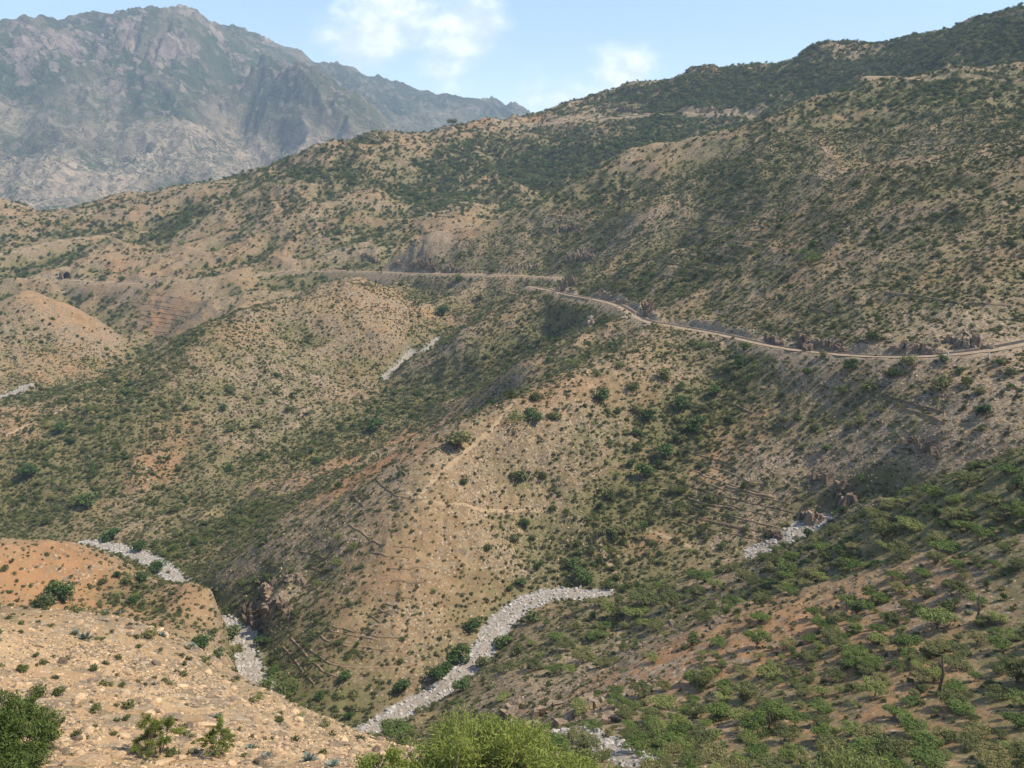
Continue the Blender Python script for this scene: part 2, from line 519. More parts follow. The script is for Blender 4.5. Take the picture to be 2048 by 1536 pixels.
class NT:
    """a small node-tree writer"""
    def __init__(self, name):
        self.m = bpy.data.materials.new(name)
        self.m.use_nodes = True
        self.t = self.m.node_tree
        self.t.nodes.clear()
        self.out = self.n('OutputMaterial')

    def n(self, kind, **kw):
        o = self.t.nodes.new('ShaderNode' + kind)
        for k, v in kw.items():
            setattr(o, k, v)
        return o

    def put(self, sock, v):
        if isinstance(v, bpy.types.NodeSocket):
            self.t.links.new(v, sock)
        elif isinstance(v, (tuple, list)) and len(v) == 3 and sock.type == 'RGBA':
            sock.default_value = (*v, 1)
        else:
            sock.default_value = v

    def math(self, op, a, b=0.0, c=None, clamp=False):
        o = self.n('Math', operation=op, use_clamp=clamp)
        self.put(o.inputs[0], a); self.put(o.inputs[1], b)
        if c is not None:
            self.put(o.inputs[2], c)
        return o.outputs[0]

    def mix(self, f, a, b, blend='MIX'):
        o = self.n('MixRGB', blend_type=blend)
        self.put(o.inputs[0], f); self.put(o.inputs[1], a); self.put(o.inputs[2], b)
        return o.outputs[0]

    def ramp(self, v, lo, hi, a=0.0, b=1.0):
        o = self.n('MapRange', interpolation_type='SMOOTHSTEP')
        self.put(o.inputs[0], v)
        for i, q in zip((1, 2, 3, 4), (lo, hi, a, b)):
            self.put(o.inputs[i], q)
        return o.outputs[0]

    def noise(self, vec, scale, detail=4, rough=0.55, out='Fac'):
        o = self.n('TexNoise')
        self.put(o.inputs['Vector'], vec)
        o.inputs['Scale'].default_value = scale
        o.inputs['Detail'].default_value = detail
        o.inputs['Roughness'].default_value = rough
        return o.outputs[out]

    def voronoi(self, vec, scale, feature='F1', out='Color', rnd=1.0):
        o = self.n('TexVoronoi', feature=feature)
        self.put(o.inputs['Vector'], vec)
        o.inputs['Scale'].default_value = scale
        o.inputs['Randomness'].default_value = rnd
        return o.outputs[out]

    def attr(self, name, kind='GEOMETRY', out='Fac'):
        o = self.n('Attribute', attribute_name=name, attribute_type=kind)
        return o.outputs[out]

    def pos(self):
        return self.n('NewGeometry').outputs['Position']

    def objc(self):
        return self.n('TexCoord').outputs['Object']

    def bump(self, h, strength=0.5, dist=0.1):
        o = self.n('Bump')
        o.inputs['Strength'].default_value = strength
        o.inputs['Distance'].default_value = dist
        self.put(o.inputs['Height'], h)
        return o.outputs[0]

    def finish(self, color, rough=0.9, normal=None, trans=0.0, spec=0.15):
        p = self.n('BsdfPrincipled')
        self.put(p.inputs['Base Color'], color)
        self.put(p.inputs['Roughness'], rough)
        p.inputs['Specular IOR Level'].default_value = spec
        if normal is not None:
            self.put(p.inputs['Normal'], normal)
        s = p.outputs[0]
        if trans:
            t = self.n('BsdfTranslucent')
            self.put(t.inputs['Color'], color)
            mx = self.n('MixShader')
            mx.inputs[0].default_value = trans
            self.t.links.new(s, mx.inputs[1]); self.t.links.new(t.outputs[0], mx.inputs[2])
            s = mx.outputs[0]
        self.t.links.new(s, self.out.inputs['Surface'])
        return self.m


def sep(nt, col):
    return nt.n('SeparateColor'), col


# ------------------------------------------------------------------ what grows and lies where
def dense(L, step):
    s = np.concatenate([[0], np.cumsum(np.linalg.norm(np.diff(L, axis=0), axis=1))])
    q = np.arange(0, s[-1], step)
    return np.stack([np.interp(q, s, L[:, k]) for k in range(3)], 1)


def blur(G, ka, kr):
    c = np.cumsum(np.pad(G, ((ka + 1, ka), (0, 0)), 'edge'), 0)
    G = (c[2 * ka + 1:] - c[:-2 * ka - 1]) / (2 * ka + 1)
    c = np.cumsum(np.pad(G, ((0, 0), (kr + 1, kr)), 'edge'), 1)
    return (c[:, 2 * kr + 1:] - c[:, :-2 * kr - 1]) / (2 * kr + 1)


HOLLOW = np.clip((blur(GZ, 22, 16) - GZ) / (0.010 * GR + 0.3), -1, 1)      # > 0 in hollows, < 0 on crests
dZr = np.gradient(GZ, axis=1) / np.gradient(GR, axis=1)
dZa = np.gradient(GZ, axis=0) / (np.gradient(GA, axis=0) * GR)
SLOPE = np.hypot(dZr, dZa)
FACE_LEFT = np.clip(dZa * np.cos(GA) + dZr * np.sin(GA), -1, 1)           # rises to the right = faces left
road_d = np.full(GX.shape, 1e9)
for L_, w_, c_ in ROADS:
    road_d = np.minimum(road_d, near_line(GX, GY, L_, 40)[0] - w_)
# the stretches of riverbed that lie open
BEDS = []
for i_, (L_, w_) in enumerate(STREAMS):
    L_ = dense(L_, .8)
    q_ = project(L_)[0]
    for lo_, hi_ in {0: ((1498, 1645), (165, 1205)), 3: ((1135, 1292),)}.get(i_, ((-900, 4000),)):
        BEDS.append((L_[(q_ > lo_) & (q_ < hi_)], w_, i_))
stream_d = np.full(GX.shape, 1e9)
for L_, w_, i_ in BEDS:
    stream_d = np.minimum(stream_d, near_line(GX, GY, L_[::3], 40)[0] - w_)


def blobs(items):
    """soft patches on the ground, each round a surveyed spot"""
    F = np.zeros(GX.shape)
    for px, py, rad, v in items:
        p = at(px, py)
        if p is None:
            continue
        R = 1.25 * rad * p.length / FPX
        d2 = ((GX - p.x) ** 2 + (GY - p.y) ** 2 + (0.6 * (GZ - p.z)) ** 2) / R ** 2
        F += v * np.exp(-d2)
    return F


veg_patch = blobs([
    (1400, 830, 90, .8), (1320, 920, 75, .8), (1230, 1030, 60, .6), (1180, 1120, 70, .7), (1480, 740, 50, .6), (1330, 1020, 70, .6), (1400, 1000, 60, .5),
    (1700, 1450, 300, .5), (1900, 1000, 150, .6), (1750, 1050, 120, .5), (2000, 950, 80, .5), (1250, 1180, 70, .5), (1150, 1280, 70, .4),
    (533, 607, 40, .8), (450, 635, 40, .8), (376, 668, 40, .9), (300, 715, 40, .8), (180, 760, 50, .6), (60, 800, 40, .5),
    (150, 930, 170, .55), (60, 1010, 120, .5), (300, 800, 90, .5), (200, 860, 100, .5), (100, 780, 60, .5),
    (1000, 690, 100, .5), (900, 760, 80, .6), (1100, 650, 70, .4), (830, 810, 70, .6), (750, 840, 90, .6), (620, 900, 70, .7), (1150, 720, 60, .5),
    (430, 1060, 70, .9), (530, 1020, 60, .7), (350, 1090, 50, .9), (620, 1320, 110, .4), (560, 1300, 50, .5), (620, 980, 40, .3),
    (1000, 350, 130, .45), (1150, 320, 110, .5), (1060, 420, 70, .5), (880, 400, 90, .3), (700, 430, 100, .2), (620, 330, 60, .3),
    (1500, 340, 90, .6), (1450, 390, 70, .5), (1280, 480, 70, .3), (1500, 175, 130, .45), (1700, 140, 120, .5), (1900, 100, 160, .55), (2020, 50, 90, .4), (1400, 180, 90, .45), (1250, 195, 70, .35), (1330, 250, 70, .4), (1970, 230, 60, .4),
    (1800, 450, 250, -.14), (1350, 560, 120, .2), (1600, 420, 120, .05), (1900, 330, 120, .05), (1250, 560, 70, .5), (1160, 600, 40, .4),
    (230, 1190, 70, .5), (380, 1230, 70, .3), (300, 1185, 40, .6), (560, 1390, 70, .7), (650, 1420, 60, .6), (350, 1150, 40, .6), (300, 480, 60, .4), (130, 470, 50, .4), (60, 620, 50, .5), (180, 540, 30, .4), (240, 680, 50, .4),
    (300, 1400, 300, -.35), (850, 1080, 120, -.45), (1000, 1000, 90, -.25), (740, 1100, 80, -.2), (60, 1130, 100, -.6), (160, 1100, 60, -.5), (250, 1130, 40, -.2),
    (450, 440, 120, -.3), (350, 620, 90, -.35), (300, 520, 120, -.35), (150, 680, 100, -.2), (1780, 760, 110, -.25), (1600, 740, 60, -.2), (700, 930, 90, -.8), (800, 890, 60, -.6), (620, 955, 50, -.6), (700, 965, 70, -.9), (640, 990, 50, -.8), (760, 935, 60, -.9), (830, 900, 50, -.8), (560, 1010, 40, -.5), (1250, 330, 90, .5), (1330, 285, 80, .5), (1200, 370, 60, .4), (1700, 180, 90, .3), (1850, 185, 110, .3), (2000, 195, 80, .35), (1600, 235, 80, .45), (1480, 260, 60, .45), (1800, 165, 100, .4), (1950, 172, 100, .4), (900, 290, 90, .3), (760, 300, 80, .3), (560, 380, 90, .25), (420, 420, 80, .2), (330, 900, 50, -.45), (880, 590, 70, -.3), (780, 560, 70, -.3),
    (1300, 740, 70, -.3), (1100, 850, 50, -.1), (1180, 760, 60, -.2), (1000, 860, 40, -.2), (1300, 1340, 120, -.25), (1550, 1230, 80, -.35), (1680, 1180, 90, -.3)])
RED = blobs([
    (700, 930, 100, .8), (620, 960, 60, .7), (820, 880, 60, .7), (700, 965, 70, .8), (640, 990, 50, .7), (760, 935, 60, .8), (830, 900, 50, .7), (330, 900, 55, .7), (300, 950, 50, .6), (60, 850, 50, .5), (30, 1120, 90, .32), (120, 1110, 60, .25), (0, 1170, 60, .25),
    (240, 530, 30, .9), (330, 610, 50, .65), (290, 560, 40, .6), (320, 650, 40, .5), (750, 603, 40, .8), (130, 680, 90, .35), (1215, 1110, 40, .7), (1300, 1080, 40, .5), (1450, 880, 60, .35), (1890, 868, 22, 1.0),
    (1300, 1330, 130, .6), (1150, 1380, 100, .6), (1600, 1250, 150, .6), (1800, 1400, 220, .55), (1900, 1150, 150, .4), (850, 470, 60, .5), (500, 480, 80, .3), (960, 240, 40, .9), (1080, 236, 30, .8), (1400, 960, 50, .4), (200, 1190, 80, .5), (350, 1200, 70, .5), (250, 1380, 200, .25), (450, 1120, 40, .3),
    (900, 470, 60, .3), (480, 690, 60, .2), (1120, 780, 60, .35), (970, 780, 40, .4)])
ROCK = blobs([
    (100, 1130, 100, -.6), (380, 1225, 80, -.4), (240, 1140, 60, -.4), (1150, 500, 90, .8), (830, 520, 60, 1.0), (1600, 670, 70, .8), (1560, 1030, 90, .9), (1470, 1060, 70, .7), (1700, 980, 80, .8), (1640, 920, 90, .5), (480, 830, 70, 1.0), (520, 780, 60, .5), (650, 780, 120, .5), (560, 740, 70, .5),
    (1040, 1390, 130, .6), (1200, 1400, 100, .5), (530, 1190, 80, .8), (500, 1240, 60, .8), (2000, 760, 100, .5), (1250, 212, 60, .9), (1420, 215, 50, .9), (730, 505, 60, .9), (1900, 650, 90, .6), (1960, 680, 60, .6), (1400, 250, 60, .5),
    (300, 1420, 300, .5), (1500, 1180, 100, .3), (1100, 1130, 70, .4), (1300, 700, 60, .3), (1980, 840, 80, .5), (1850, 920, 80, .5), (1170, 1060, 40, .7), (1060, 1130, 60, .4), (560, 830, 60, .6), (1100, 690, 50, .6), (1200, 640, 40, .5)])
VEG = 0.42 + 0.30 * fbm(GX, GY, 60, 3, 31) + 0.22 * fbm(GX, GY, 16, 2, 37) + 0.26 * fbm(GX, GY, 7, 2, 39) + 0.30 * HOLLOW + 0.16 * FACE_LEFT + 0.8 * veg_patch
CUT = np.zeros(GX.shape)                                  # raw banks and spoil along the roads
for (L_, w_, c_), reach_ in zip(ROADS, (4.0, 2.0, 2.0, 10.0, 3.0)):
    CUT = np.maximum(CUT, smooth(reach_, reach_ * .3, near_line(GX, GY, L_, 45)[0] - w_ + reach_ * .35 * fbm(GX, GY, 12, 2, 77)))
VEG = np.clip(VEG, 0.03, 1.3) * smooth(0.2, 1.8, road_d) * (1 - .85 * CUT) * smooth(-1.2, 0.8, stream_d)
RED = np.clip(0.85 * RED + 0.10 + 0.30 * fbm(GX, GY, 45, 3, 51), 0, 1)
ROCK = np.clip(ROCK + 0.16 + 0.5 * fbm(GX, GY, 28, 3, 55) + 0.6 * smooth(0.55, 1.1, SLOPE), 0, 1)
GREEN = np.clip(VEG * 0.75 - 0.12 + 0.25 * HOLLOW, 0, 1)
BED = smooth(1.2, -0.6, stream_d + 0.9 * fbm(GX, GY, 4, 2, 66))


# ------------------------------------------------------------------ materials
def ground_material():
    t = NT('stony soil')
    P = t.pos()
    red, rock, green, bed = (t.attr(k) for k in ('red', 'rock', 'green', 'bed'))
    n_big = t.noise(P, 0.035, 5, 0.6)
    n_mid = t.noise(P, 0.22, 5, 0.65)
    n_fine = t.noise(P, 1.3, 4, 0.7)
    soil = t.mix(t.ramp(n_big, .35, .65), (.240, .174, .094), (.170, .124, .066))
    soil = t.mix(t.ramp(n_mid, .42, .66), soil, (.305, .224, .128))
    soil = t.mix(t.math('MULTIPLY', red, t.ramp(n_mid, .25, .6, .35, 1)), soil, (.34, .175, .080))
    soil = t.mix(t.attr('ochre'), soil, t.mix(t.ramp(n_mid, .35, .65), (.45, .315, .175), (.36, .235, .125)))
    soil = t.mix(t.math('MULTIPLY', t.attr('cut'), .75), soil, t.mix(t.ramp(n_mid, .4, .6), (.385, .295, .19), (.29, .22, .14)))
    cell = t.voronoi(P, 0.9)
    cell2 = t.voronoi(P, 2.6)
    tone = t.n('SeparateColor'); t.put(tone.inputs[0], cell)
    tone2 = t.n('SeparateColor'); t.put(tone2.inputs[0], cell2)
    stone = t.mix(tone.outputs[1], (.305, .230, .142), (.165, .125, .080))
    thr = t.math('SUBTRACT', 1.0, t.math('MULTIPLY', rock, .75))
    is_stone = t.ramp(t.math('SUBTRACT', tone.outputs[0], thr), -.02, .05)
    col = t.mix(is_stone, soil, stone)
    stone2 = t.mix(tone2.outputs[1], (.42, .325, .22), (.125, .096, .07))
    is_stone2 = t.ramp(t.math('SUBTRACT', tone2.outputs[0], t.math('SUBTRACT', .93, t.math('MULTIPLY', rock, .45))), -.02, .05)
    col = t.mix(is_stone2, col, stone2)
    # dry grass and low herbs between the stones
    herb = t.mix(t.noise(P, .6, 3), (.108, .110, .042), (.168, .148, .068))
    g_th = t.math('ADD', t.math('SUBTRACT', .545, t.math('MULTIPLY', green, .28)), t.math('MULTIPLY', red, .13))
    is_herb = t.ramp(t.math('SUBTRACT', t.math('ADD', t.math('MULTIPLY', n_fine, .6), t.math('MULTIPLY', n_mid, .4)), g_th), -.03, .09)
    col = t.mix(t.math('MULTIPLY', is_herb, .85), col, herb)
    gravel = t.mix(tone2.outputs[2], (.44, .41, .37), (.26, .24, .21))
    col = t.mix(bed, col, gravel)
    h = t.math('ADD', t.math('MULTIPLY', n_fine, .5), t.math('MULTIPLY', tone.outputs[0], t.math('MULTIPLY', rock, .9)))
    h = t.math('ADD', h, t.math('MULTIPLY', tone2.outputs[0], .25))
    h = t.math('ADD', h, t.math('MULTIPLY', n_mid, 1.2))
    return t.finish(col, .95, t.bump(h, .8, .45))


def rock_material(name, a, b, c, scale=1.0):
    t = NT(name)
    P = t.pos()
    rnd = t.n('ObjectInfo').outputs['Random']
    n1 = t.noise(P, 0.7 * scale, 6, .65)
    n2 = t.noise(P, 5.0 * scale, 4, .6)
    col = t.mix(t.ramp(n1, .35, .65), a, b)
    col = t.mix(t.ramp(n2, .5, .72), col, c)
    hsv = t.n('HueSaturation')
    t.put(hsv.inputs['Value'], t.math('ADD', .68, t.math('MULTIPLY', rnd, .62)))
    t.put(hsv.inputs['Color'], col)
    h = t.math('ADD', n1, t.math('MULTIPLY', n2, .4))
    return t.finish(hsv.outputs[0], .92, t.bump(h, .7, .25 / scale))


def leaf_material(name, a, b, c, trans=.22):
    t = NT(name)
    P = t.objc()
    rnd = t.n('ObjectInfo').outputs['Random']
    n1 = t.noise(P, 3.0, 3, .6)
    col = t.mix(t.ramp(n1, .35, .65), a, b)
    col = t.mix(t.ramp(rnd, .45, 1.0), col, c)
    hsv = t.n('HueSaturation')
    t.put(hsv.inputs['Value'], t.math('ADD', .75, t.math('MULTIPLY', rnd, .5)))
    t.put(hsv.inputs['Color'], col)
    return t.finish(hsv.outputs[0], .7, None, trans, .2)


def bark_material():
    t = NT('bark')
    n = t.noise(t.objc(), 9, 4)
    return t.finish(t.mix(n, (.085, .06, .042), (.20, .155, .115)), .95, t.bump(n, .6, .03))


def dirt_road_material():
    t = NT('road dust')
    P = t.pos()
    n = t.noise(P, .5, 5, .6)
    f = t.noise(P, 5, 3, .6)
    col = t.mix(t.ramp(n, .3, .7), (.36, .275, .182), (.27, .20, .13))
    col = t.mix(t.ramp(f, .55, .75), col, (.28, .21, .15))
    return t.finish(col, .95, t.bump(f, .4, .05))


def plain_material(name, a, b, scale):
    t = NT(name)
    n = t.noise(t.pos(), scale, 4, .6)
    return t.finish(t.mix(t.ramp(n, .3, .7), a, b), .92, t.bump(n, .5, .06))


def mountain_material():
    t = NT('mountain rock and scrub')
    P = t.pos()
    crag, pale = t.attr('crag'), t.attr('pale')
    n1 = t.noise(P, .006, 8, .65)
    n2 = t.noise(P, .03, 6, .7)
    n3 = t.noise(P, .11, 4, .7)
    rock = t.mix(t.ramp(n2, .35, .65), (.30, .235, .195), (.15, .12, .105))
    scrub = t.mix(t.ramp(n3, .4, .62), (.028, .052, .026), (.080, .092, .048))
    bare = t.mix(t.ramp(n2, .38, .62), (.44, .345, .24), (.24, .195, .14))
    bare = t.mix(pale, bare, (.43, .35, .25))
    low = t.mix(t.ramp(t.math('ADD', t.math('MULTIPLY', n3, .6), t.math('MULTIPLY', n1, .4)), .46, .58), bare, scrub)
    col = t.mix(t.attr('scrub'), low, scrub)
    col = t.mix(t.ramp(t.math('ADD', crag, t.math('ADD', t.math('MULTIPLY', t.math('SUBTRACT', n2, .5), 1.5), t.math('MULTIPLY', t.math('SUBTRACT', n3, .5), 1.2))), .46, .60), col, rock)
    vc = t.n('SeparateColor'); t.put(vc.inputs[0], t.voronoi(t.mix(.35, P, t.noise(P, .02, 4, .6, 'Color'), 'ADD'), .045))
    speck = t.ramp(t.math('ADD', vc.outputs[0], t.math('MULTIPLY', t.math('SUBTRACT', n3, .5), .6)), .70, .80)
    col = t.mix(t.math('MULTIPLY', speck, t.math('ADD', .25, t.math('MULTIPLY', crag, 1.1), clamp=True)), col, t.mix(vc.outputs[1], (.36, .285, .235), (.24, .19, .16)))
    h = t.math('ADD', t.math('MULTIPLY', n2, 1.0), t.math('MULTIPLY', n3, .5))
    h = t.math('ADD', h, t.math('MULTIPLY', speck, .5))
    return t.finish(col, .95, t.bump(h, .9, 18))


M_GROUND = ground_material()
M_STONE = rock_material('tan stone', (.47, .335, .195), (.34, .23, .135), (.56, .43, .27), 1.5)
M_GREY = rock_material('grey rock', (.25, .190, .130), (.155, .116, .08), (.32, .25, .17), .6)
M_PALE = rock_material('pale river stone', (.44, .40, .345), (.29, .26, .22), (.55, .51, .45), 1.2)
M_LEAF = leaf_material('acacia leaf', (.100, .152, .036), (.160, .212, .052), (.18, .20, .06))
M_OLIVE = leaf_material('olive leaf', (.105, .125, .042), (.165, .175, .062), (.19, .175, .07))
M_BUSH = leaf_material('shrub leaf', (.088, .116, .036), (.150, .166, .054), (.19, .18, .075))
M_DARK = leaf_material('dark leaf', (.050, .100, .026), (.085, .140, .036), (.095, .125, .04))
M_NEAR = leaf_material('feathery leaf', (.165, .22, .045), (.26, .295, .065), (.22, .25, .06), .3)
M_TUFT = leaf_material('herb leaf', (.085, .102, .040), (.130, .138, .056), (.175, .16, .075))
M_AGAVE = leaf_material('agave leaf', (.15, .19, .155), (.20, .235, .19), (.17, .21, .17), .1)
M_BARK = bark_material()
M_ROAD = dirt_road_material()
M_PATH = plain_material('trodden soil', (.37, .275, .168), (.29, .205, .12), .8)
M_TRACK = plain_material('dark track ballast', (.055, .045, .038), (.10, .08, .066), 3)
M_GRAVEL = plain_material('river gravel', (.35, .30, .24), (.23, .195, .155), 2.2)
M_WALL = rock_material('terrace stones', (.245, .176, .106), (.17, .12, .072), (.30, .22, .135), 1.0)
M_TUNNEL_DARK = plain_material('tunnel dark', (.01, .009, .008), (.015, .013, .011), 1)  # near-black colour painted in for the shade inside the tunnel

# ------------------------------------------------------------------ ground, mountain, roads, riverbeds
ground_me = grid_mesh('ground', GX, GY, GZ)
OCHRE = np.clip(blobs([(250, 1400, 280, .8), (550, 1480, 170, .8), (60, 1300, 140, .6), (100, 1500, 200, .8), (350, 1200, 60, .4)]), 0, .85) * smooth(120, 90, GR)
for k_, v_ in (('cut', CUT), ('ochre', OCHRE), ('red', RED), ('rock', ROCK), ('green', GREEN), ('bed', BED)):
    float_attr(ground_me, k_, v_)
ground = struct(link('ground', ground_me, None, M_GROUND), 'dry stony hillsides of tan and orange soil around the valley')


def build_mountain():
    pts = []
    for l_ in (
        [(-250, 80, 3300), (-100, 66, 3300), (0, 60, 3300), (60, 50, 3300), (110, 58, 3320), (150, 60, 3330), (215, 66, 3380), (262, 42, 3420), (310, 20, 3440), (345, 16, 3450), (380, 22, 3460), (420, 42, 3480), (450, 66, 3500)],
        [(450, 66, 3480), (520, 104, 3230), (572, 122, 3040), (640, 186, 2840), (700, 222, 2740), (780, 250, 2640), (860, 285, 2540)],
        [(455, 135, 3480), (465, 205, 3250), (485, 265, 3020), (530, 340, 2720)],
        [(640, 240, 3400), (740, 275, 3300), (860, 300, 3200)],
        [(450, 56, 3600), (490, 56, 4000), (600, 101, 4150), (680, 131, 4250), (750, 146, 4320), (830, 176, 4380), (900, 191, 4420), (1010, 196, 4480), (1060, 221, 4500), (1100, 236, 4500), (1250, 260, 4500)],
        [(300, 110, 3180), (290, 165, 3000), (350, 240, 2780), (420, 310, 2560), (500, 350, 2400)],
        [(240, 120, 3200), (235, 180, 3080), (214, 262, 2860), (205, 330, 2620), (220, 385, 2360)],
        [(150, 190, 3000), (140, 245, 2800), (95, 330, 2500), (60, 380, 2320)],
        [(70, 200, 3030), (50, 292, 2790), (10, 340, 2560), (-40, 390, 2320)],
        [(350, 330, 2500), (310, 290, 2640), (260, 300, 2660)],
        [(-200, 430, 2200), (0, 432, 2200), (300, 430, 2200), (500, 420, 2250), (650, 400, 2350), (800, 350, 2500), (1000, 330, 3000), (1250, 330, 3300)],
    ):
        pts += line(l_, 40)
    for p_ in [(100, 110, 3150), (400, 110, 3250), (700, 180, 4050), (850, 220, 4100), (700, 212, 3750), (950, 240, 4100), (600, 140, 3900), (850, 255, 3700), (560, 175, 3050), (600, 260, 2780), (650, 330, 2560), (420, 220, 2960), (120, 400, 2270), (330, 400, 2320)]:
        pts.append(ctrl(*p_))
    for a_ in (-40, -20, 0, 14):
        pts.append(np.array([5600 * math.sin(math.radians(a_)), 5600 * math.cos(math.radians(a_)), 100.0]))
        pts.append(np.array([1900 * math.sin(math.radians(a_)), 1900 * math.cos(math.radians(a_)), -260.0]))
    f = rbf_fit(pts, .012)
    A = np.radians(np.linspace(-38, 9, 620))
    R = np.exp(np.linspace(math.log(1950), math.log(5300), 460))
    a, r = np.meshgrid(A, R, indexing='ij')
    x, y = r * np.sin(a), r * np.cos(a)
    ia, ir = np.arange(0, 621, 3).clip(0, 619), np.arange(0, 461, 3).clip(0, 459)
    c = f(x[np.ix_(ia, ir)], y[np.ix_(ia, ir)])
    t = np.array([np.interp(np.arange(620), ia, c[:, j]) for j in range(c.shape[1])]).T
    z = np.array([np.interp(np.arange(460), ir, t[i]) for i in range(620)])
    wx, wy = x + 60 * noise2(x / 300, y / 300, 81), y + 60 * noise2(x / 300, y / 300, 82)
    high = smooth(-80, 260, z)
    rid = .42 - 2 * np.abs(noise2(wx / 260, wy / 260, 83))
    rid2 = .42 - 2 * np.abs(noise2(wx / 110, wy / 110, 84))
    rid3 = .42 - 2 * np.abs(noise2(wx / 48, wy / 48, 85))
    rid4 = .42 - 2 * np.abs(noise2(wx / 26, wy / 26, 95))
    z = z + 30 * rid + 19 * rid2 + 6 * rid3 + 4 * fbm(x, y, 40, 3, 86) - 16
    crag = np.zeros(z.shape)
    for cx, cy, rx, ry, v in [(60, 80, 70, 60, 1), (190, 70, 110, 50, .8), (330, 60, 90, 60, .8), (240, 110, 100, 40, .5), (40, 145, 60, 25, .9), (330, 90, 40, 30, .5), (300, 190, 110, 60, .5), (150, 190, 90, 50, .35), (570, 125, 60, 18, 1), (520, 165, 70, 50, .5), (640, 190, 70, 40, .45), (420, 240, 80, 70, .4), (480, 290, 40, 40, .5), (90, 240, 60, 40, .3)]:
        D = 3420 - 3.0 * cy
        w = ctrl(cx, cy - 8, D)
        k = D / FPX
        crag += v * np.exp(-((x - w[0]) / (rx * k)) ** 2 - ((z - w[2]) / (ry * k)) ** 2)
    crag = np.clip(crag * .36 + .50 * fbm(wx, wy, 95, 4, 87) * (.35 + .65 * smooth(60, 260, z)), 0, 1)
    z = z + crag * (26 * rid3 + 18 * rid4 + 8 * fbm(x, y, 16, 2, 88))
    me = grid_mesh('mountain', x, y, z)
    pale = np.clip(smooth(.0, .5, fbm(wx, wy, 190, 3, 89) + .25 * rid) * (1 - .8 * high), 0, 1)
    float_attr(me, 'crag', crag)
    float_attr(me, 'pale', pale)
    float_attr(me, 'scrub', np.clip(smooth(-10, 240, z) * .9 + .45 * fbm(wx, wy, 200, 3, 90) - .25 * rid, 0, 1))
    return struct(link('mountain', me, None, mountain_material()), 'hazy rocky mountain range behind the valley')


mountain = build_mountain()


def ribbon(name, L, half, cols, mat, off=0.0, lift=0.0, follow=False, wob=0.0, parent=None, seed=0):
    """a strip along a 3D line, off metres to the side"""
    L = np.asarray(L)
    T = np.gradient(L[:, :2], axis=0)
    T /= np.linalg.norm(T, axis=1)[:, None] + 1e-9
    S = np.stack([-T[:, 1], T[:, 0]], 1)
    V, F = [], []
    n = len(L)
    s = np.concatenate([[0], np.cumsum(np.linalg.norm(np.diff(L[:, :2], axis=0), axis=1))])
    hw_l = half * (1 + wob * noise2(s / 6, s * 0 + seed, 11) + wob * .6 * noise2(s / 2, s * 0 + seed, 12))
    hw_r = half * (1 + wob * noise2(s / 6, s * 0 + seed + 9, 13) + wob * .6 * noise2(s / 2, s * 0 + seed, 14))
    for j, u in enumerate(np.linspace(-1, 1, cols)):
        o = off + np.where(u < 0, u * hw_l, u * hw_r)
        xy = L[:, :2] + S * o[:, None]
        z = ground_z(xy[:, 0], xy[:, 1]) if follow else L[:, 2]
        edge = -0.12 if (abs(u) == 1 and follow) else 0
        V.append(np.stack([xy[:, 0], xy[:, 1], z + lift + edge], 1))
    V = np.concatenate(V)
    for j in range(cols - 1):
        for i in range(n - 1):
            F.append((j * n + i, j * n + i + 1, (j + 1) * n + i + 1, (j + 1) * n + i))
    me = mesh_from(name, V, np.array(F)[:, ::-1], True)
    return link(name, me, parent, mat)


road_names = ['pale dirt road curving along the right hillside', 'dirt road cut across the far slopes to a tunnel', 'pale dirt track on the far left slope', 'road cut just under the pass', 'road cut high on the right ridge']
road_objs = []
for i_, ((L_, w_, c_), lab_) in enumerate(zip(ROADS, road_names)):
    o_ = struct(ribbon('road', dense(L_, 1.5), (w_ * .92, 1.7, 1.6, 3.6, 3.2)[i_], 7, M_ROAD if i_ in (0, 3) else M_PATH, 0, 0.05, False, .26, seed=i_), lab_)
    road_objs.append(o_)
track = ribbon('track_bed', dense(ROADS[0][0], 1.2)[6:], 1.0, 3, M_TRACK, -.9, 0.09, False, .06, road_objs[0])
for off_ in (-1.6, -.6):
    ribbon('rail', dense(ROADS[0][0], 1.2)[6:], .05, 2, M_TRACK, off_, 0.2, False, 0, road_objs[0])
BED_LABELS = ['short white upper piece of the riverbed beside the right spur', 'dry white stony riverbed winding through the valley', 'pale riverbed in the valley behind the central hill', 'pale riverbed below the far left hill', 'stony gully bed at the foot of the right spur']
for n__, (D_, w_, i_) in enumerate(BEDS):
    struct(ribbon('riverbed', D_, w_ * .66, 9, M_GRAVEL, 0, .07, True, .6, seed=20 + n__), BED_LABELS[n__])
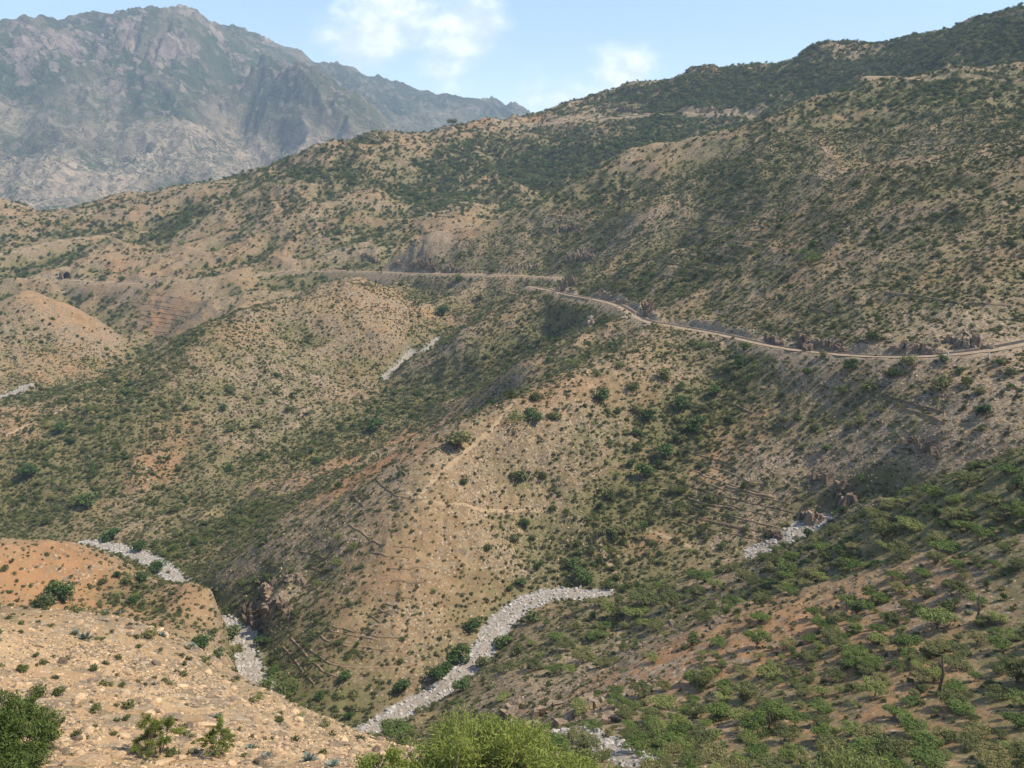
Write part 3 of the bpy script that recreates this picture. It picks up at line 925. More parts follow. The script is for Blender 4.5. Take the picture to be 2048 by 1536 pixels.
# ------------------------------------------------------------------ shapes for plants and stones
def leaf_cloud(lobes, n, ll, lw, seed, shell=.55, up=.35):
    """many small leaf faces spread through lumpy lobes (cx, cy, cz, rx, ry, rz)"""
    g = np.random.default_rng(seed)
    lb = np.array(lobes, float)
    w = (lb[:, 3] * lb[:, 4] * lb[:, 5]) ** (2 / 3)
    k = g.choice(len(lb), n, p=w / w.sum())
    d = g.normal(size=(n, 3)); d /= np.linalg.norm(d, axis=1)[:, None]
    r = shell + (1 - shell) * g.random(n) ** .6
    r *= 1 + .16 * np.sin(d[:, 0] * 9 + k) * np.cos(d[:, 2] * 8 + d[:, 1] * 7 + seed)
    c = lb[k, :3] + d * lb[k, 3:] * r[:, None]
    nrm = d * .6 + g.normal(size=(n, 3)) * .6 + np.array([0, 0, up])
    nrm /= np.linalg.norm(nrm, axis=1)[:, None]
    a = np.cross(nrm, g.normal(size=(n, 3))); a /= np.linalg.norm(a, axis=1)[:, None] + 1e-9
    b = np.cross(nrm, a)
    s = (.6 + .8 * g.random(n))[:, None]
    a, b = a * ll * .5 * s, b * lw * .5 * s
    V = np.stack([c - a, c + b, c + a * (1 + .2 * g.random((n, 1))), c - b], 1).reshape(-1, 3)
    F = np.arange(4 * n).reshape(n, 4)
    return V, F


def tubes(segs, sides=5):
    V, F = [], []
    for p0, p1, r0, r1 in segs:
        p0, p1 = np.array(p0, float), np.array(p1, float)
        d = (p1 - p0) / (np.linalg.norm(p1 - p0) + 1e-9)
        a = np.cross(d, [0.31, .94, .1]); a /= np.linalg.norm(a); b = np.cross(d, a)
        s = len(V)
        for p, r in ((p0, r0), (p1, r1)):
            for q in range(sides):
                t = 2 * math.pi * q / sides
                V.append(p + r * (math.cos(t) * a + math.sin(t) * b))
        for q in range(sides):
            F.append((s + q, s + (q + 1) % sides, s + sides + (q + 1) % sides, s + sides + q))
    return np.array(V), np.array(F)


def acacia_shape(seed, n=1700, ll=.066, lw=.026, height=.52, flat=.085):
    g = np.random.default_rng(seed)
    lobes, segs = [], []
    lean = g.normal(0, .05, 2)
    fork = np.array([lean[0], lean[1], height * (.32 + .1 * g.random())])
    segs.append(((0, 0, -.12), fork * [.6, .6, .55], .026, .021)); segs.append((fork * [.6, .6, .55], fork, .021, .018))
    m = int(g.integers(6, 10))
    for i in range(m):
        t = 2 * math.pi * (i + .7 * g.random()) / m
        rr = (.10 if i < 2 else .22 + .13 * g.random())
        c = np.array([rr * math.cos(t), rr * math.sin(t), height * (.80 + .17 * g.random()) - .25 * rr * rr])
        s = .15 + .08 * g.random()
        lobes.append((*c, s, s * (.8 + .4 * g.random()), flat * (.7 + .6 * g.random())))
        mid = (fork + c) / 2 + [0, 0, -.03]
        segs.append((fork, mid, .013, .010)); segs.append((mid, c, .010, .005))
    return leaf_cloud(lobes, n, ll, lw, seed, .25, .6), tubes(segs)


def shrub_shape(seed, n=460, ll=.095, lw=.06, tall=.62, spread=.27):
    g = np.random.default_rng(seed)
    lobes, segs = [], []
    m = int(g.integers(6, 10))
    for i in range(m):
        t = 2 * math.pi * (i + .8 * g.random()) / m
        rr = spread * (.25 + .75 * g.random())
        s = .15 + .12 * g.random()
        c = (rr * math.cos(t), rr * math.sin(t), tall * (.28 + .45 * g.random()))
        lobes.append((*c, s, s * (.8 + .4 * g.random()), s * (.75 + .4 * g.random())))
        segs.append(((0, 0, -.1), (c[0] * .5, c[1] * .5, c[2] * .6), .016, .011)); segs.append(((c[0] * .5, c[1] * .5, c[2] * .6), c, .011, .005))
    return leaf_cloud(lobes, n, ll, lw, seed, .35, .4), tubes(segs, 4)


def proto(kind, shape, leaf_mat, names=('trunk', 'crown')):
    (lv, lf), (tv, tf) = shape
    c = mesh_from(kind + '_' + names[1], lv, lf); c.materials.append(leaf_mat)
    t = mesh_from(kind + '_' + names[0], tv, tf, True); t.materials.append(M_BARK)
    return {'kind': kind, 'meshes': [(names[0], t), (names[1], c)]}


ACACIA = [proto('acacia_tree', acacia_shape(100 + i, (1700, 1200, 1500)[i % 3], (.066, .075, .06)[i % 3], .026, (.52, .45, .62)[i % 3], (.085, .07, .12)[i % 3]), (M_LEAF, M_OLIVE)[i % 2]) for i in range(6)]
SHRUB = [proto('shrub', shrub_shape(200 + i), M_BUSH, ('stem', 'foliage')) for i in range(5)]
SHRUB_LIGHT = [proto('shrub', shrub_shape(230 + i, 330, .075, .035), M_LEAF, ('stem', 'foliage')) for i in range(3)]
DENSE = [proto('bush', shrub_shape(260 + i, 640, .085, .06, .85, .25), M_DARK, ('stem', 'foliage')) for i in range(3)]


def stone_mesh(name, seed, mat, sub=1, flat=.65, facet=.35):
    bm = bmesh.new()
    bmesh.ops.create_icosphere(bm, subdivisions=sub, radius=.5)
    g = np.random.default_rng(seed)
    k = g.normal(size=(7, 3)); k /= np.linalg.norm(k, axis=1)[:, None]
    lim = .30 + .16 * g.random(7)
    ax = np.array([1.0, .62 + .4 * g.random(), flat * (.7 + .5 * g.random())])
    for v in bm.verts:
        p = np.array(v.co)
        for q, l in zip(k, lim):
            e = p @ q - l
            if e > 0:
                p = p - q * e
        p = p * (1 + .10 * (g.random() - .5)) * ax
        v.co = p
    me = bpy.data.meshes.new(name)
    bm.to_mesh(me); bm.free()
    me.materials.append(mat)
    return me


def plant(pr, p, width, rotz, label=None, cat=None, group=None, hscale=1.0, name=None, tilt=None):
    e = bpy.data.objects.new(name or pr['kind'], None)
    e.empty_display_size = .3
    COL.objects.link(e)
    e.location = p
    e.rotation_euler = (tilt[0] if tilt else 0, tilt[1] if tilt else 0, rotz)
    e.scale = (width, width, width * hscale)
    tag(e, label, cat, group)
    for nm, me in pr['meshes']:
        c = bpy.data.objects.new(nm, me)
        COL.objects.link(c)
        c.parent = e
        pr.setdefault('first', {}).setdefault(nm, c)
    return e


def stuff(name, P, S, R, K, sources, label):
    """an uncountable cover: copies of given meshes spread over points"""
    me = bpy.data.meshes.new(name)
    me.vertices.add(len(P)); me.vertices.foreach_set('co', np.asarray(P, np.float32).ravel())
    for nm, v in (('size', S), ('turn', R)):
        a = me.attributes.new(nm, 'FLOAT_VECTOR', 'POINT'); a.data.foreach_set('vector', np.asarray(v, np.float32).ravel())
    a = me.attributes.new('pick', 'INT', 'POINT'); a.data.foreach_set('value', np.asarray(K, np.int32))
    o = link(name, me)
    ng = bpy.data.node_groups.new(name, 'GeometryNodeTree')
    ng.interface.new_socket('Geometry', in_out='INPUT', socket_type='NodeSocketGeometry')
    ng.interface.new_socket('Geometry', in_out='OUTPUT', socket_type='NodeSocketGeometry')
    N, Lk = ng.nodes, ng.links
    gi, go = N.new('NodeGroupInput'), N.new('NodeGroupOutput')
    iop = N.new('GeometryNodeInstanceOnPoints')
    join = N.new('GeometryNodeJoinGeometry')
    for s in sources:
        oi = N.new('GeometryNodeObjectInfo')
        oi.transform_space = 'ORIGINAL'
        oi.inputs['Object'].default_value = s
        oi.inputs['As Instance'].default_value = True
        Lk.new(oi.outputs['Geometry'], join.inputs[0])

    def named(nm, dt):
        q = N.new('GeometryNodeInputNamedAttribute'); q.data_type = dt
        q.inputs['Name'].default_value = nm
        return [s for s in q.outputs if s.enabled and s.name == 'Attribute'][0]
    Lk.new(gi.outputs[0], iop.inputs['Points'])
    Lk.new(join.outputs[0], iop.inputs['Instance'])
    iop.inputs['Pick Instance'].default_value = True
    Lk.new(named('pick', 'INT'), iop.inputs['Instance Index'])
    Lk.new(named('size', 'FLOAT_VECTOR'), iop.inputs['Scale'])
    Lk.new(named('turn', 'FLOAT_VECTOR'), iop.inputs['Rotation'])
    Lk.new(iop.outputs[0], go.inputs[0])
    md = o.modifiers.new('spread', 'NODES')
    md.node_group = ng
    o['kind'] = 'stuff'
    o['label'] = label
    return o


AREA = GR * np.gradient(GR, axis=1) * np.gradient(GA, axis=0)


def spread(n, dens, rmin, rmax, seed, hidden=.02, top=1.5):
    """n random spots on the ground, as thick as dens says, kept where the valley is open to view"""
    g = np.random.default_rng(seed)
    ok = (GR > rmin) & (GR < rmax) & (np.abs(GA) < math.radians(34)) & (ELEV <= GZ / GR + hidden)
    W = (dens * AREA * ok).ravel()
    c = np.cumsum(W)
    i = np.searchsorted(c, g.random(n) * c[-1]).clip(0, GX.size - 1)
    ia, ir = np.divmod(i, NR)
    a = AZ[ia] + (g.random(n) - .5) * np.gradient(AZ)[ia]
    r = RR[ir] + (g.random(n) - .5) * np.gradient(RR)[ir]
    x, y = r * np.sin(a), r * np.cos(a)
    return np.stack([x, y, ground_z(x, y)], 1), g


# ------------------------------------------------------------------ plants one can point at
taken = []                      # (x, y, radius) of every plant placed by hand


def spot(px, py, wpx):
    p = at(px, py + wpx * .22)
    if p is None:
        return None, 0
    w = wpx * p.length / FPX
    taken.append((p.x, p.y, w * .5))
    return p - Vector((0, 0, .05 * w)), w


rnd = random.Random(11)
NEAR_LEFT, RIVER, CENTRAL, UNDER_ROAD, FAR_SLOPE = 'shrubs on the near left slope', 'bushes along the riverbed', 'shrubs on the central hill', 'shrubs below the road', 'shrubs on the left ridge'
BUSHES = [
    # along the riverbed
    (946, 1252, 40, 'D', RIVER, 'tall dark green bush on the left bank where the white riverbed bends'),
    (919, 1308, 50, 'D', RIVER, 'wide dark bush hugging the left bank of the straight riverbed'),
    (892, 1335, 30, 'D', RIVER, 'small dark bush squeezed between two wide bushes on the left bank'),
    (876, 1350, 50, 'D', RIVER, 'broad dark bush on the left bank above the lower riverbed'),
    (805, 1373, 42, 'D', RIVER, 'round dark bush standing alone left of the lowest riverbed'),
    (1044, 1165, 30, 'D', RIVER, 'tall round dark bush on the outer side of the riverbed bend'),
    (1020, 1178, 18, 'D', RIVER, 'small bush just left of the tall bush at the bend'),
    (1006, 1280, 42, 'D', RIVER, 'dark bush throwing shadow on the riverbed from the right bank'),
    (964, 1326, 38, 'B', RIVER, 'rounded green bush on the right bank below the shading dark bush'),
    (1065, 1234, 44, 'B', RIVER, 'grey green bush on the inner side of the riverbed bend'),
    (926, 1370, 42, 'D', RIVER, 'low dark bush on the right bank near the lower riverbed'),
    (1145, 1126, 36, 'D', RIVER, 'dark bush in the gully mouth above the riverbed bend'),
    (1165, 1150, 50, 'D', RIVER, 'dense dark thicket at the gully mouth touching the riverbed bend'),
    (406, 1286, 40, 'D', RIVER, 'bright round bush at the edge of the near left slope'),
    (464, 1270, 40, 'D', RIVER, 'green bush left of the small white riverbed pocket'),
    (478, 1296, 24, 'B', RIVER, 'greyish bush on the left rim of the small riverbed pocket'),
    (523, 1282, 32, 'D', RIVER, 'dark bush right of the small white riverbed pocket'),
    (576, 1366, 78, 'L', RIVER, 'wide yellow green acacia bush behind the near left slope'),
    (316, 1138, 34, 'D', RIVER, 'dark bush inside the hook of the far riverbed bend'),
    (284, 1157, 28, 'D', RIVER, 'dark bush at the tip of the hook in the far riverbed'),
    (255, 1160, 28, 'B', RIVER, 'bush between the orange hill and the terraced field'),
    (206, 1162, 20, 'B', RIVER, 'small dark bush at the lower end of the far riverbed'),
    (223, 1070, 44, 'D', RIVER, 'dark bush overhanging the far upper riverbed'),
    (278, 1095, 36, 'D', RIVER, 'dark thicket on the right bank of the far riverbed'),
    (125, 1188, 52, 'D', RIVER, 'wide green thicket at the foot of the orange hill'),
    (88, 1204, 56, 'B', RIVER, 'yellow green thicket left of the wide thicket under the orange hill'),
    (424, 1264, 26, 'B', RIVER, 'small bush beside the bright round bush near the rock bluff'),
    (436, 1306, 24, 'D', RIVER, 'small dark bush below the bright round bush'),
    (174, 1006, 44, 'D', FAR_SLOPE, 'largest dark green bush on the lower left ridge face'),
    (284, 1028, 26, 'B', FAR_SLOPE, 'round bush right of the largest dark bush on the ridge face'),
    (310, 1004, 24, 'B', FAR_SLOPE, 'round bush above the far riverbed on the ridge face'),
    (349, 1020, 24, 'B', FAR_SLOPE, 'rightmost round bush above the far riverbed'),
    (90, 1044, 22, 'B', FAR_SLOPE, 'bush on the ridge face behind the orange hill'),
    (9, 1136, 20, 'B', RIVER, 'lone dark bush on the bare orange hill at the picture edge'),
    # near left slope
    (45, 1336, 26, 'B', NEAR_LEFT, 'upright green shrub among stones near the left picture edge'),
    (87, 1325, 17, 'B', NEAR_LEFT, 'small round shrub right of the upright shrub on the stony slope'),
    (77, 1385, 34, 'B', NEAR_LEFT, 'pair-like tall shrub above the big acacia in the left corner'),
    (115, 1385, 26, 'B', NEAR_LEFT, 'leaning shrub on stones above the big left corner acacia'),
    (192, 1418, 26, 'B', NEAR_LEFT, 'dark shrub on the stony slope above the small acacia'),
    (258, 1410, 30, 'B', NEAR_LEFT, 'narrow dark shrub left of the large rock slabs'),
    (188, 1337, 20, 'B', NEAR_LEFT, 'small upright shrub below the big agave clump'),
    (300, 1270, 30, 'B', NEAR_LEFT, 'rounded shrub near the upper edge of the stony slope'),
    (251, 1437, 18, 'B', NEAR_LEFT, 'small shrub directly under the narrow dark shrub'),
    (227, 1467, 14, 'B', NEAR_LEFT, 'tiny dark shrub left of the small yellow green acacia'),
    (153, 1470, 22, 'B', NEAR_LEFT, 'dark shrub right of the big left corner acacia'),
    (244, 1370, 16, 'B', NEAR_LEFT, 'tiny green shrub beside a tilted rock slab'),
    (222, 1368, 14, 'B', NEAR_LEFT, 'tiny shrub left of a tilted rock slab'),
    (340, 1365, 18, 'L', NEAR_LEFT, 'thin pale shrub in the middle of the stony slope'),
    (70, 1312, 14, 'B', NEAR_LEFT, 'tiny shrub above the small round one on the stony slope'),
    (410, 1320, 22, 'L', NEAR_LEFT, 'light green shrub under the bright round bush at the slope edge'),
    (520, 1392, 26, 'L', NEAR_LEFT, 'light green shrub on the edge of the slope before the wide acacia bush'),
    (600, 1432, 28, 'L', NEAR_LEFT, 'light shrub on the falling edge of the stony slope'),
    (650, 1448, 30, 'L', NEAR_LEFT, 'light shrub lower along the falling edge of the stony slope'),
    (560, 1440, 22, 'B', NEAR_LEFT, 'dark shrub inside the falling edge of the stony slope'),
    # central hill
    (1051, 1047, 26, 'D', CENTRAL, 'round dark bush below the footpath on the central hill'),
    (976, 1094, 24, 'B', CENTRAL, 'round dark bush on the pale face of the central hill'),
    (1079, 1130, 24, 'D', CENTRAL, 'small dark bush above the riverbed bend on the pale face'),
    (1032, 1078, 26, 'B', CENTRAL, 'bush halfway between footpath and riverbed on the central hill'),
    (1106, 1016, 18, 'B', CENTRAL, 'small dark bush at the right end of the footpath'),
    (678, 1120, 34, 'L', CENTRAL, 'two-stemmed green bush among the lower terrace walls'),
    (676, 1072, 26, 'L', CENTRAL, 'yellowish bush above the lower terrace walls'),
    (706, 1092, 30, 'L', CENTRAL, 'loose yellowish bush beside the lower terrace walls'),
    (692, 1354, 28, 'D', CENTRAL, 'dark round bush below the curved terrace walls'),
    (1043, 952, 38, 'B', CENTRAL, 'broad dark bush on the bare upper face of the central hill'),
    (1087, 951, 22, 'B', CENTRAL, 'round bush just right of the broad dark bush'),
    (927, 962, 26, 'B', CENTRAL, 'dark bush next to the path crest of the central hill'),
    (1204, 793, 38, 'D', CENTRAL, 'bright green bush with orange soil around it below the road spur'),
    (1328, 748, 40, 'B', CENTRAL, 'broad bush left of the dark gully below the road'),
    (1238, 730, 26, 'B', CENTRAL, 'olive bush high on the bare spur below the road'),
    (1146, 726, 44, 'L', CENTRAL, 'wide green bush on the crest of the middle spur'),
    (1033, 831, 56, 'L', CENTRAL, 'wide green thicket on the crest of the central hill'),
    (1067, 829, 44, 'D', CENTRAL, 'dense bush at the right end of the crest thicket'),
    (1111, 832, 32, 'B', CENTRAL, 'round bush separated from the crest thicket to its right'),
    (1019, 789, 30, 'B', CENTRAL, 'bush on the skyline of the central crest above the thicket'),
    (1070, 794, 34, 'B', CENTRAL, 'dark bush between the two spurs above the crest thicket'),
    (1193, 746, 32, 'L', CENTRAL, 'olive bush above the bright green bush on the bare spur'),
    (1265, 772, 32, 'B', CENTRAL, 'bush on bare orange ground right of the bright green bush'),
    (1296, 834, 38, 'D', CENTRAL, 'bright bush on the left edge of the dark gully'),
    (1275, 820, 26, 'B', CENTRAL, 'smaller bush touching the bright bush at the gully edge'),
    (913, 880, 62, 'B', CENTRAL, 'long green thicket at the upper end of the terraced flank'),
    (749, 853, 42, 'D', CENTRAL, 'dark bush in the valley behind the terraced flank'),
    (1275, 866, 26, 'D', CENTRAL, 'dark bush below the bright bush at the gully edge'),
    (1275, 893, 28, 'B', CENTRAL, 'second dark bush down the left edge of the gully'),
    (676, 972, 20, 'D', CENTRAL, 'dark bush with a shadow between the radial terrace walls'),
    (1362, 810, 42, 'D', CENTRAL, 'lush dark bush in the bed of the gully below the road'),
    (1392, 850, 46, 'D', CENTRAL, 'lush dark bush lower in the gully below the road'),
    (1330, 905, 46, 'D', CENTRAL, 'wide dark bush halfway down the gully'),
    (1290, 945, 42, 'D', CENTRAL, 'dark bush in the lower half of the gully'),
    (1220, 990, 34, 'B', CENTRAL, 'bush at the lower left edge of the gully'),
    # below and above the road on the right
    (1700, 728, 38, 'D', UNDER_ROAD, 'round dark green bush on bare ground just below the road'),
    (1613, 743, 28, 'D', UNDER_ROAD, 'bright bush below the road left of the round dark one'),
    (1647, 708, 24, 'B', UNDER_ROAD, 'bush growing on the outer edge of the road'),
    (1816, 722, 40, 'B', UNDER_ROAD, 'bush with a long shadow right under the road bend'),
    (1782, 747, 38, 'B', UNDER_ROAD, 'broad bush a little below the road bend'),
    (1885, 718, 26, 'D', UNDER_ROAD, 'small bush at the road edge right of the bend'),
    (1919, 741, 24, 'D', UNDER_ROAD, 'small round bush on the bare right slope below the road'),
    (1932, 762, 28, 'B', UNDER_ROAD, 'round bush under the small one on the bare right slope'),
    (1960, 781, 28, 'B', UNDER_ROAD, 'lowest of three round bushes stepping down the right slope'),
    (1881, 766, 54, 'B', UNDER_ROAD, 'wide bush patch on the slope below the road bend'),
    (1738, 772, 46, 'B', UNDER_ROAD, 'wide dark bush under the round dark green one'),
    (1686, 780, 32, 'B', UNDER_ROAD, 'bush left of the wide dark one on the slope below the road'),
    (1746, 672, 40, 'B', UNDER_ROAD, 'bush on the rock cutting above the road'),
    (1632, 852, 26, 'B', UNDER_ROAD, 'round bush mid slope right of the gully'),
    (1720, 842, 34, 'B', UNDER_ROAD, 'grey green bush mid slope far below the road'),
    (1594, 835, 28, 'B', UNDER_ROAD, 'right one of twin bushes mid slope near the gully'),
    (1564, 838, 28, 'B', UNDER_ROAD, 'left one of twin bushes mid slope near the gully'),
    (1621, 513, 56, 'L', UNDER_ROAD, 'wide bush on the hillside high above the road'),
    (1464, 494, 22, 'D', UNDER_ROAD, 'dark shadowed bush among short terrace walls above the road'),
    (1967, 820, 40, 'D', UNDER_ROAD, 'bright bush near the right edge below the stepping bushes'),
    (1963, 856, 22, 'D', UNDER_ROAD, 'small bright bush under the one near the right edge'),
    (1488, 693, 34, 'D', UNDER_ROAD, 'dark bush in the gully head directly under the road'),
    (2000, 722, 24, 'B', UNDER_ROAD, 'bush beside the marker post below the road'),
    (1652, 897, 28, 'D', UNDER_ROAD, 'tall dark bush in the lower rocks right of the gully'),
    (2018, 743, 28, 'B', UNDER_ROAD, 'bush at the right picture edge below the road'),
    (1500, 755, 30, 'D', UNDER_ROAD, 'dark bush on the right side of the gully head'),
    (1430, 780, 40, 'D', UNDER_ROAD, 'dense dark bush in the upper gully'),
    # far
    (918, 556, 26, 'B', FAR_SLOPE, 'dark bush just below the far road in the middle'),
    (802, 568, 15, 'B', FAR_SLOPE, 'small bush below the far road under the crag'),
    (961, 596, 20, 'B', FAR_SLOPE, 'dark bush on the bare slope under the far road'),
    (886, 624, 34, 'D', FAR_SLOPE, 'bright green patch of bush near the head of the far riverbed'),
    (985, 540, 20, 'B', FAR_SLOPE, 'bush at the foot of the cliff above the far road'),
    (205, 555, 18, 'D', FAR_SLOPE, 'left dark bush above the far road near the tunnel'),
    (243, 558, 18, 'D', FAR_SLOPE, 'right dark bush above the far road near the tunnel'),
    (321, 568, 12, 'B', FAR_SLOPE, 'small dark bush on the edge of the far road'),
    (338, 573, 12, 'B', FAR_SLOPE, 'small dark bush just below the far road'),
    (577, 818, 20, 'B', FAR_SLOPE, 'dark bush on the stony face of the left ridge'),
    (553, 784, 18, 'B', FAR_SLOPE, 'middle bush of a column on the left ridge face'),
    (553, 750, 16, 'D', FAR_SLOPE, 'top bush of a column on the left ridge face'),
    (461, 777, 24, 'D', FAR_SLOPE, 'bush above the white scree on the left ridge'),
    (495, 794, 18, 'B', FAR_SLOPE, 'bush right above the white scree on the left ridge'),
    (461, 857, 22, 'B', FAR_SLOPE, 'bush below the white scree on the left ridge'),
    (447, 818, 20, 'D', FAR_SLOPE, 'bush at the left end of the white scree'),
    (518, 848, 26, 'B', FAR_SLOPE, 'grey green bush at the right end of the white scree'),
    (526, 917, 16, 'D', FAR_SLOPE, 'bush on orange ground below the scree bushes'),
    (458, 937, 20, 'D', FAR_SLOPE, 'round bush low on the left ridge face'),
    (358, 937, 18, 'B', FAR_SLOPE, 'round bush on the orange streak of the left ridge'),
    (60, 945, 40, 'D', FAR_SLOPE, 'bright green thicket low on the left ridge by the picture edge'),
    (120, 858, 30, 'D', FAR_SLOPE, 'dark thicket on the upper left ridge near its orange track'),
]
SETS = {'D': DENSE, 'B': SHRUB, 'L': SHRUB_LIGHT}
bush_count = {'D': 0, 'B': 0, 'L': 0}
for px_, py_, w_, k_, grp_, lab_ in BUSHES:
    p_, ww_ = spot(px_, py_, w_)
    if p_ is None:
        continue
    S_ = SETS[k_]
    plant(S_[bush_count[k_] % len(S_)], p_, ww_ * (1.0 if grp_ == UNDER_ROAD else 1.15), rnd.uniform(0, 6.28), lab_, 'bush' if k_ == 'D' else 'shrub', grp_, rnd.uniform(.6, .85) if k_ == 'D' else rnd.uniform(.75, 1.05))
    bush_count[k_] += 1

SPUR = 'acacia trees on the near right spur'
ACACIAS = [
    (1871, 1222, 78, 'widest flat-topped acacia in the middle of the near right spur'), (1812, 1200, 46, 'acacia just left of and above the widest flat-topped one'),
    (1955, 1190, 44, 'pale umbrella acacia with a slanting trunk right of the widest one'), (1917, 1163, 52, 'bright acacia above the widest flat-topped one'),
    (1885, 1074, 64, 'broad bright acacia near the upper edge of the right spur'), (1763, 1050, 68, 'wide acacia on the spur edge right of the upper riverbed'),
    (1816, 1036, 62, 'acacia behind the wide one on the spur edge'), (1760, 1018, 60, 'farthest of three acacias on the spur edge above the upper riverbed'),
    (1575, 1124, 54, 'acacia at the spur edge just below the upper riverbed'), (1550, 1106, 44, 'acacia touching the end of the upper riverbed'),
    (1407, 1140, 54, 'acacia on the spur crest left of the bare patch'), (1484, 1142, 40, 'small acacia on the spur crest above the bare patch'),
    (1533, 1332, 54, 'acacia below the tall dark grove on the right spur'), (1487, 1332, 40, 'acacia left of the one below the tall dark grove'),
    (1512, 1266, 62, 'tall dark acacia forming a grove by the bare orange slope'), (1571, 1278, 46, 'acacia at the right side of the tall dark grove'),
    (1439, 1270, 44, 'acacia at the left side of the tall dark grove'), (1679, 1275, 48, 'acacia right of the bare orange strip on the spur'),
    (1756, 1250, 40, 'small acacia down left of the widest flat-topped one'), (1910, 1308, 64, 'broad olive acacia above the dead standing trunk'),
    (2000, 1275, 54, 'acacia near the right picture edge level with the widest one'), (1739, 1450, 66, 'rounded acacia low in the middle of the spur'),
    (1819, 1438, 64, 'acacia right of the rounded low one'), (1934, 1466, 60, 'acacia in the lower right corner area of the spur'),
    (2032, 1432, 54, 'acacia cut by the right picture edge low on the spur'), (1676, 1340, 44, 'small acacia in the centre of the spur'),
    (1749, 1365, 60, 'wide acacia in the centre of the spur'), (1763, 1344, 48, 'acacia right behind the wide central one'),
    (1903, 1358, 50, 'acacia beside the dead standing trunk'), (1571, 1456, 54, 'acacia low on the left part of the spur'),
    (1480, 1421, 54, 'acacia above the stony gully on the spur'), (1432, 1487, 72, 'big acacia beside the stony gully at the bottom'),
    (1959, 1056, 54, 'acacia high on the spur near the right edge'), (1798, 1085, 54, 'acacia under the broad bright one near the spur edge'),
    (1784, 1140, 34, 'small dark acacia on the stony part of the spur'), (1131, 1278, 48, 'acacia on the spur toe right of the riverbed'),
    (1110, 1263, 40, 'small acacia on the spur toe nearest the riverbed bend'), (1166, 1296, 64, 'wide acacia on the spur toe'),
    (1107, 1327, 44, 'acacia lower on the spur toe'), (1069, 1316, 44, 'acacia on the spur toe next to the straight riverbed'),
    (1229, 1372, 40, 'lone acacia on the rocky red face of the spur toe'), (1250, 1419, 48, 'acacia at the base of the rocky red face'),
    (1271, 1205, 64, 'acacia on the spur crest above the orange footpath'), (1288, 1174, 84, 'largest acacia clump on the spur crest'),
    (1222, 1208, 54, 'acacia left of the largest crest clump'), (1309, 1240, 44, 'acacia below the largest crest clump'),
    (1323, 1383, 64, 'wide acacia right of the rocky red face'), (1340, 1190, 60, 'acacia right of the largest crest clump'),
    (786, 1440, 76, 'flat acacia at the lower end of the riverbed'), (880, 1442, 56, 'acacia behind the big bright acacia at the bottom'),
    (957, 1453, 86, 'wide dark acacia behind the big bright acacia at the bottom'), (1060, 1466, 84, 'dull acacia right behind the big bright acacia'),
    (2010, 920, 60, 'acacia on the spur skyline at the right picture edge'), (1930, 945, 60, 'acacia on the spur skyline left of the one at the edge'),
    (1860, 970, 60, 'third acacia along the spur skyline from the right edge'), (1980, 985, 56, 'acacia just under the spur skyline near the right edge'),
    (1640, 1085, 44, 'acacia on the spur edge right of the riverbed end'), (1380, 1500, 60, 'dark acacia left of the big one by the stony gully'),
    (1640, 1400, 56, 'dark acacia left of the wide central one'), (1600, 1370, 46, 'acacia below the bare orange strip'),
    (1850, 1500, 70, 'acacia at the bottom right of the rounded low one'), (1990, 1370, 56, 'acacia right of the dead standing trunk'),
]
for i_, (px_, py_, w_, lab_) in enumerate(ACACIAS):
    p_, ww_ = spot(px_, py_ + w_ * .25, w_)
    if p_ is None:
        continue
    plant(ACACIA[i_ % 6], p_, ww_ * 1.0, rnd.uniform(0, 6.28), lab_, 'acacia', SPUR, rnd.uniform(.62, .88))
for px_, py_, w_, lab_ in [(876, 250, 20, 'left of two flat-topped trees on the skyline at the pass'), (905, 251, 24, 'right of two flat-topped trees on the skyline at the pass'),
                           (770, 278, 26, 'dark tree on the far ridge line left of the pass'), (1023, 254, 10, 'tiny tree in the notch of the pass'), (889, 252, 10, 'low bushy tree between the flat-topped pair at the pass')]:
    p_, ww_ = spot(px_, py_ + 3, w_)
    if p_ is not None:
        plant(ACACIA[rnd.randrange(6)], p_, ww_, rnd.uniform(0, 6.28), lab_, 'tree', 'trees at the pass', 1.35)

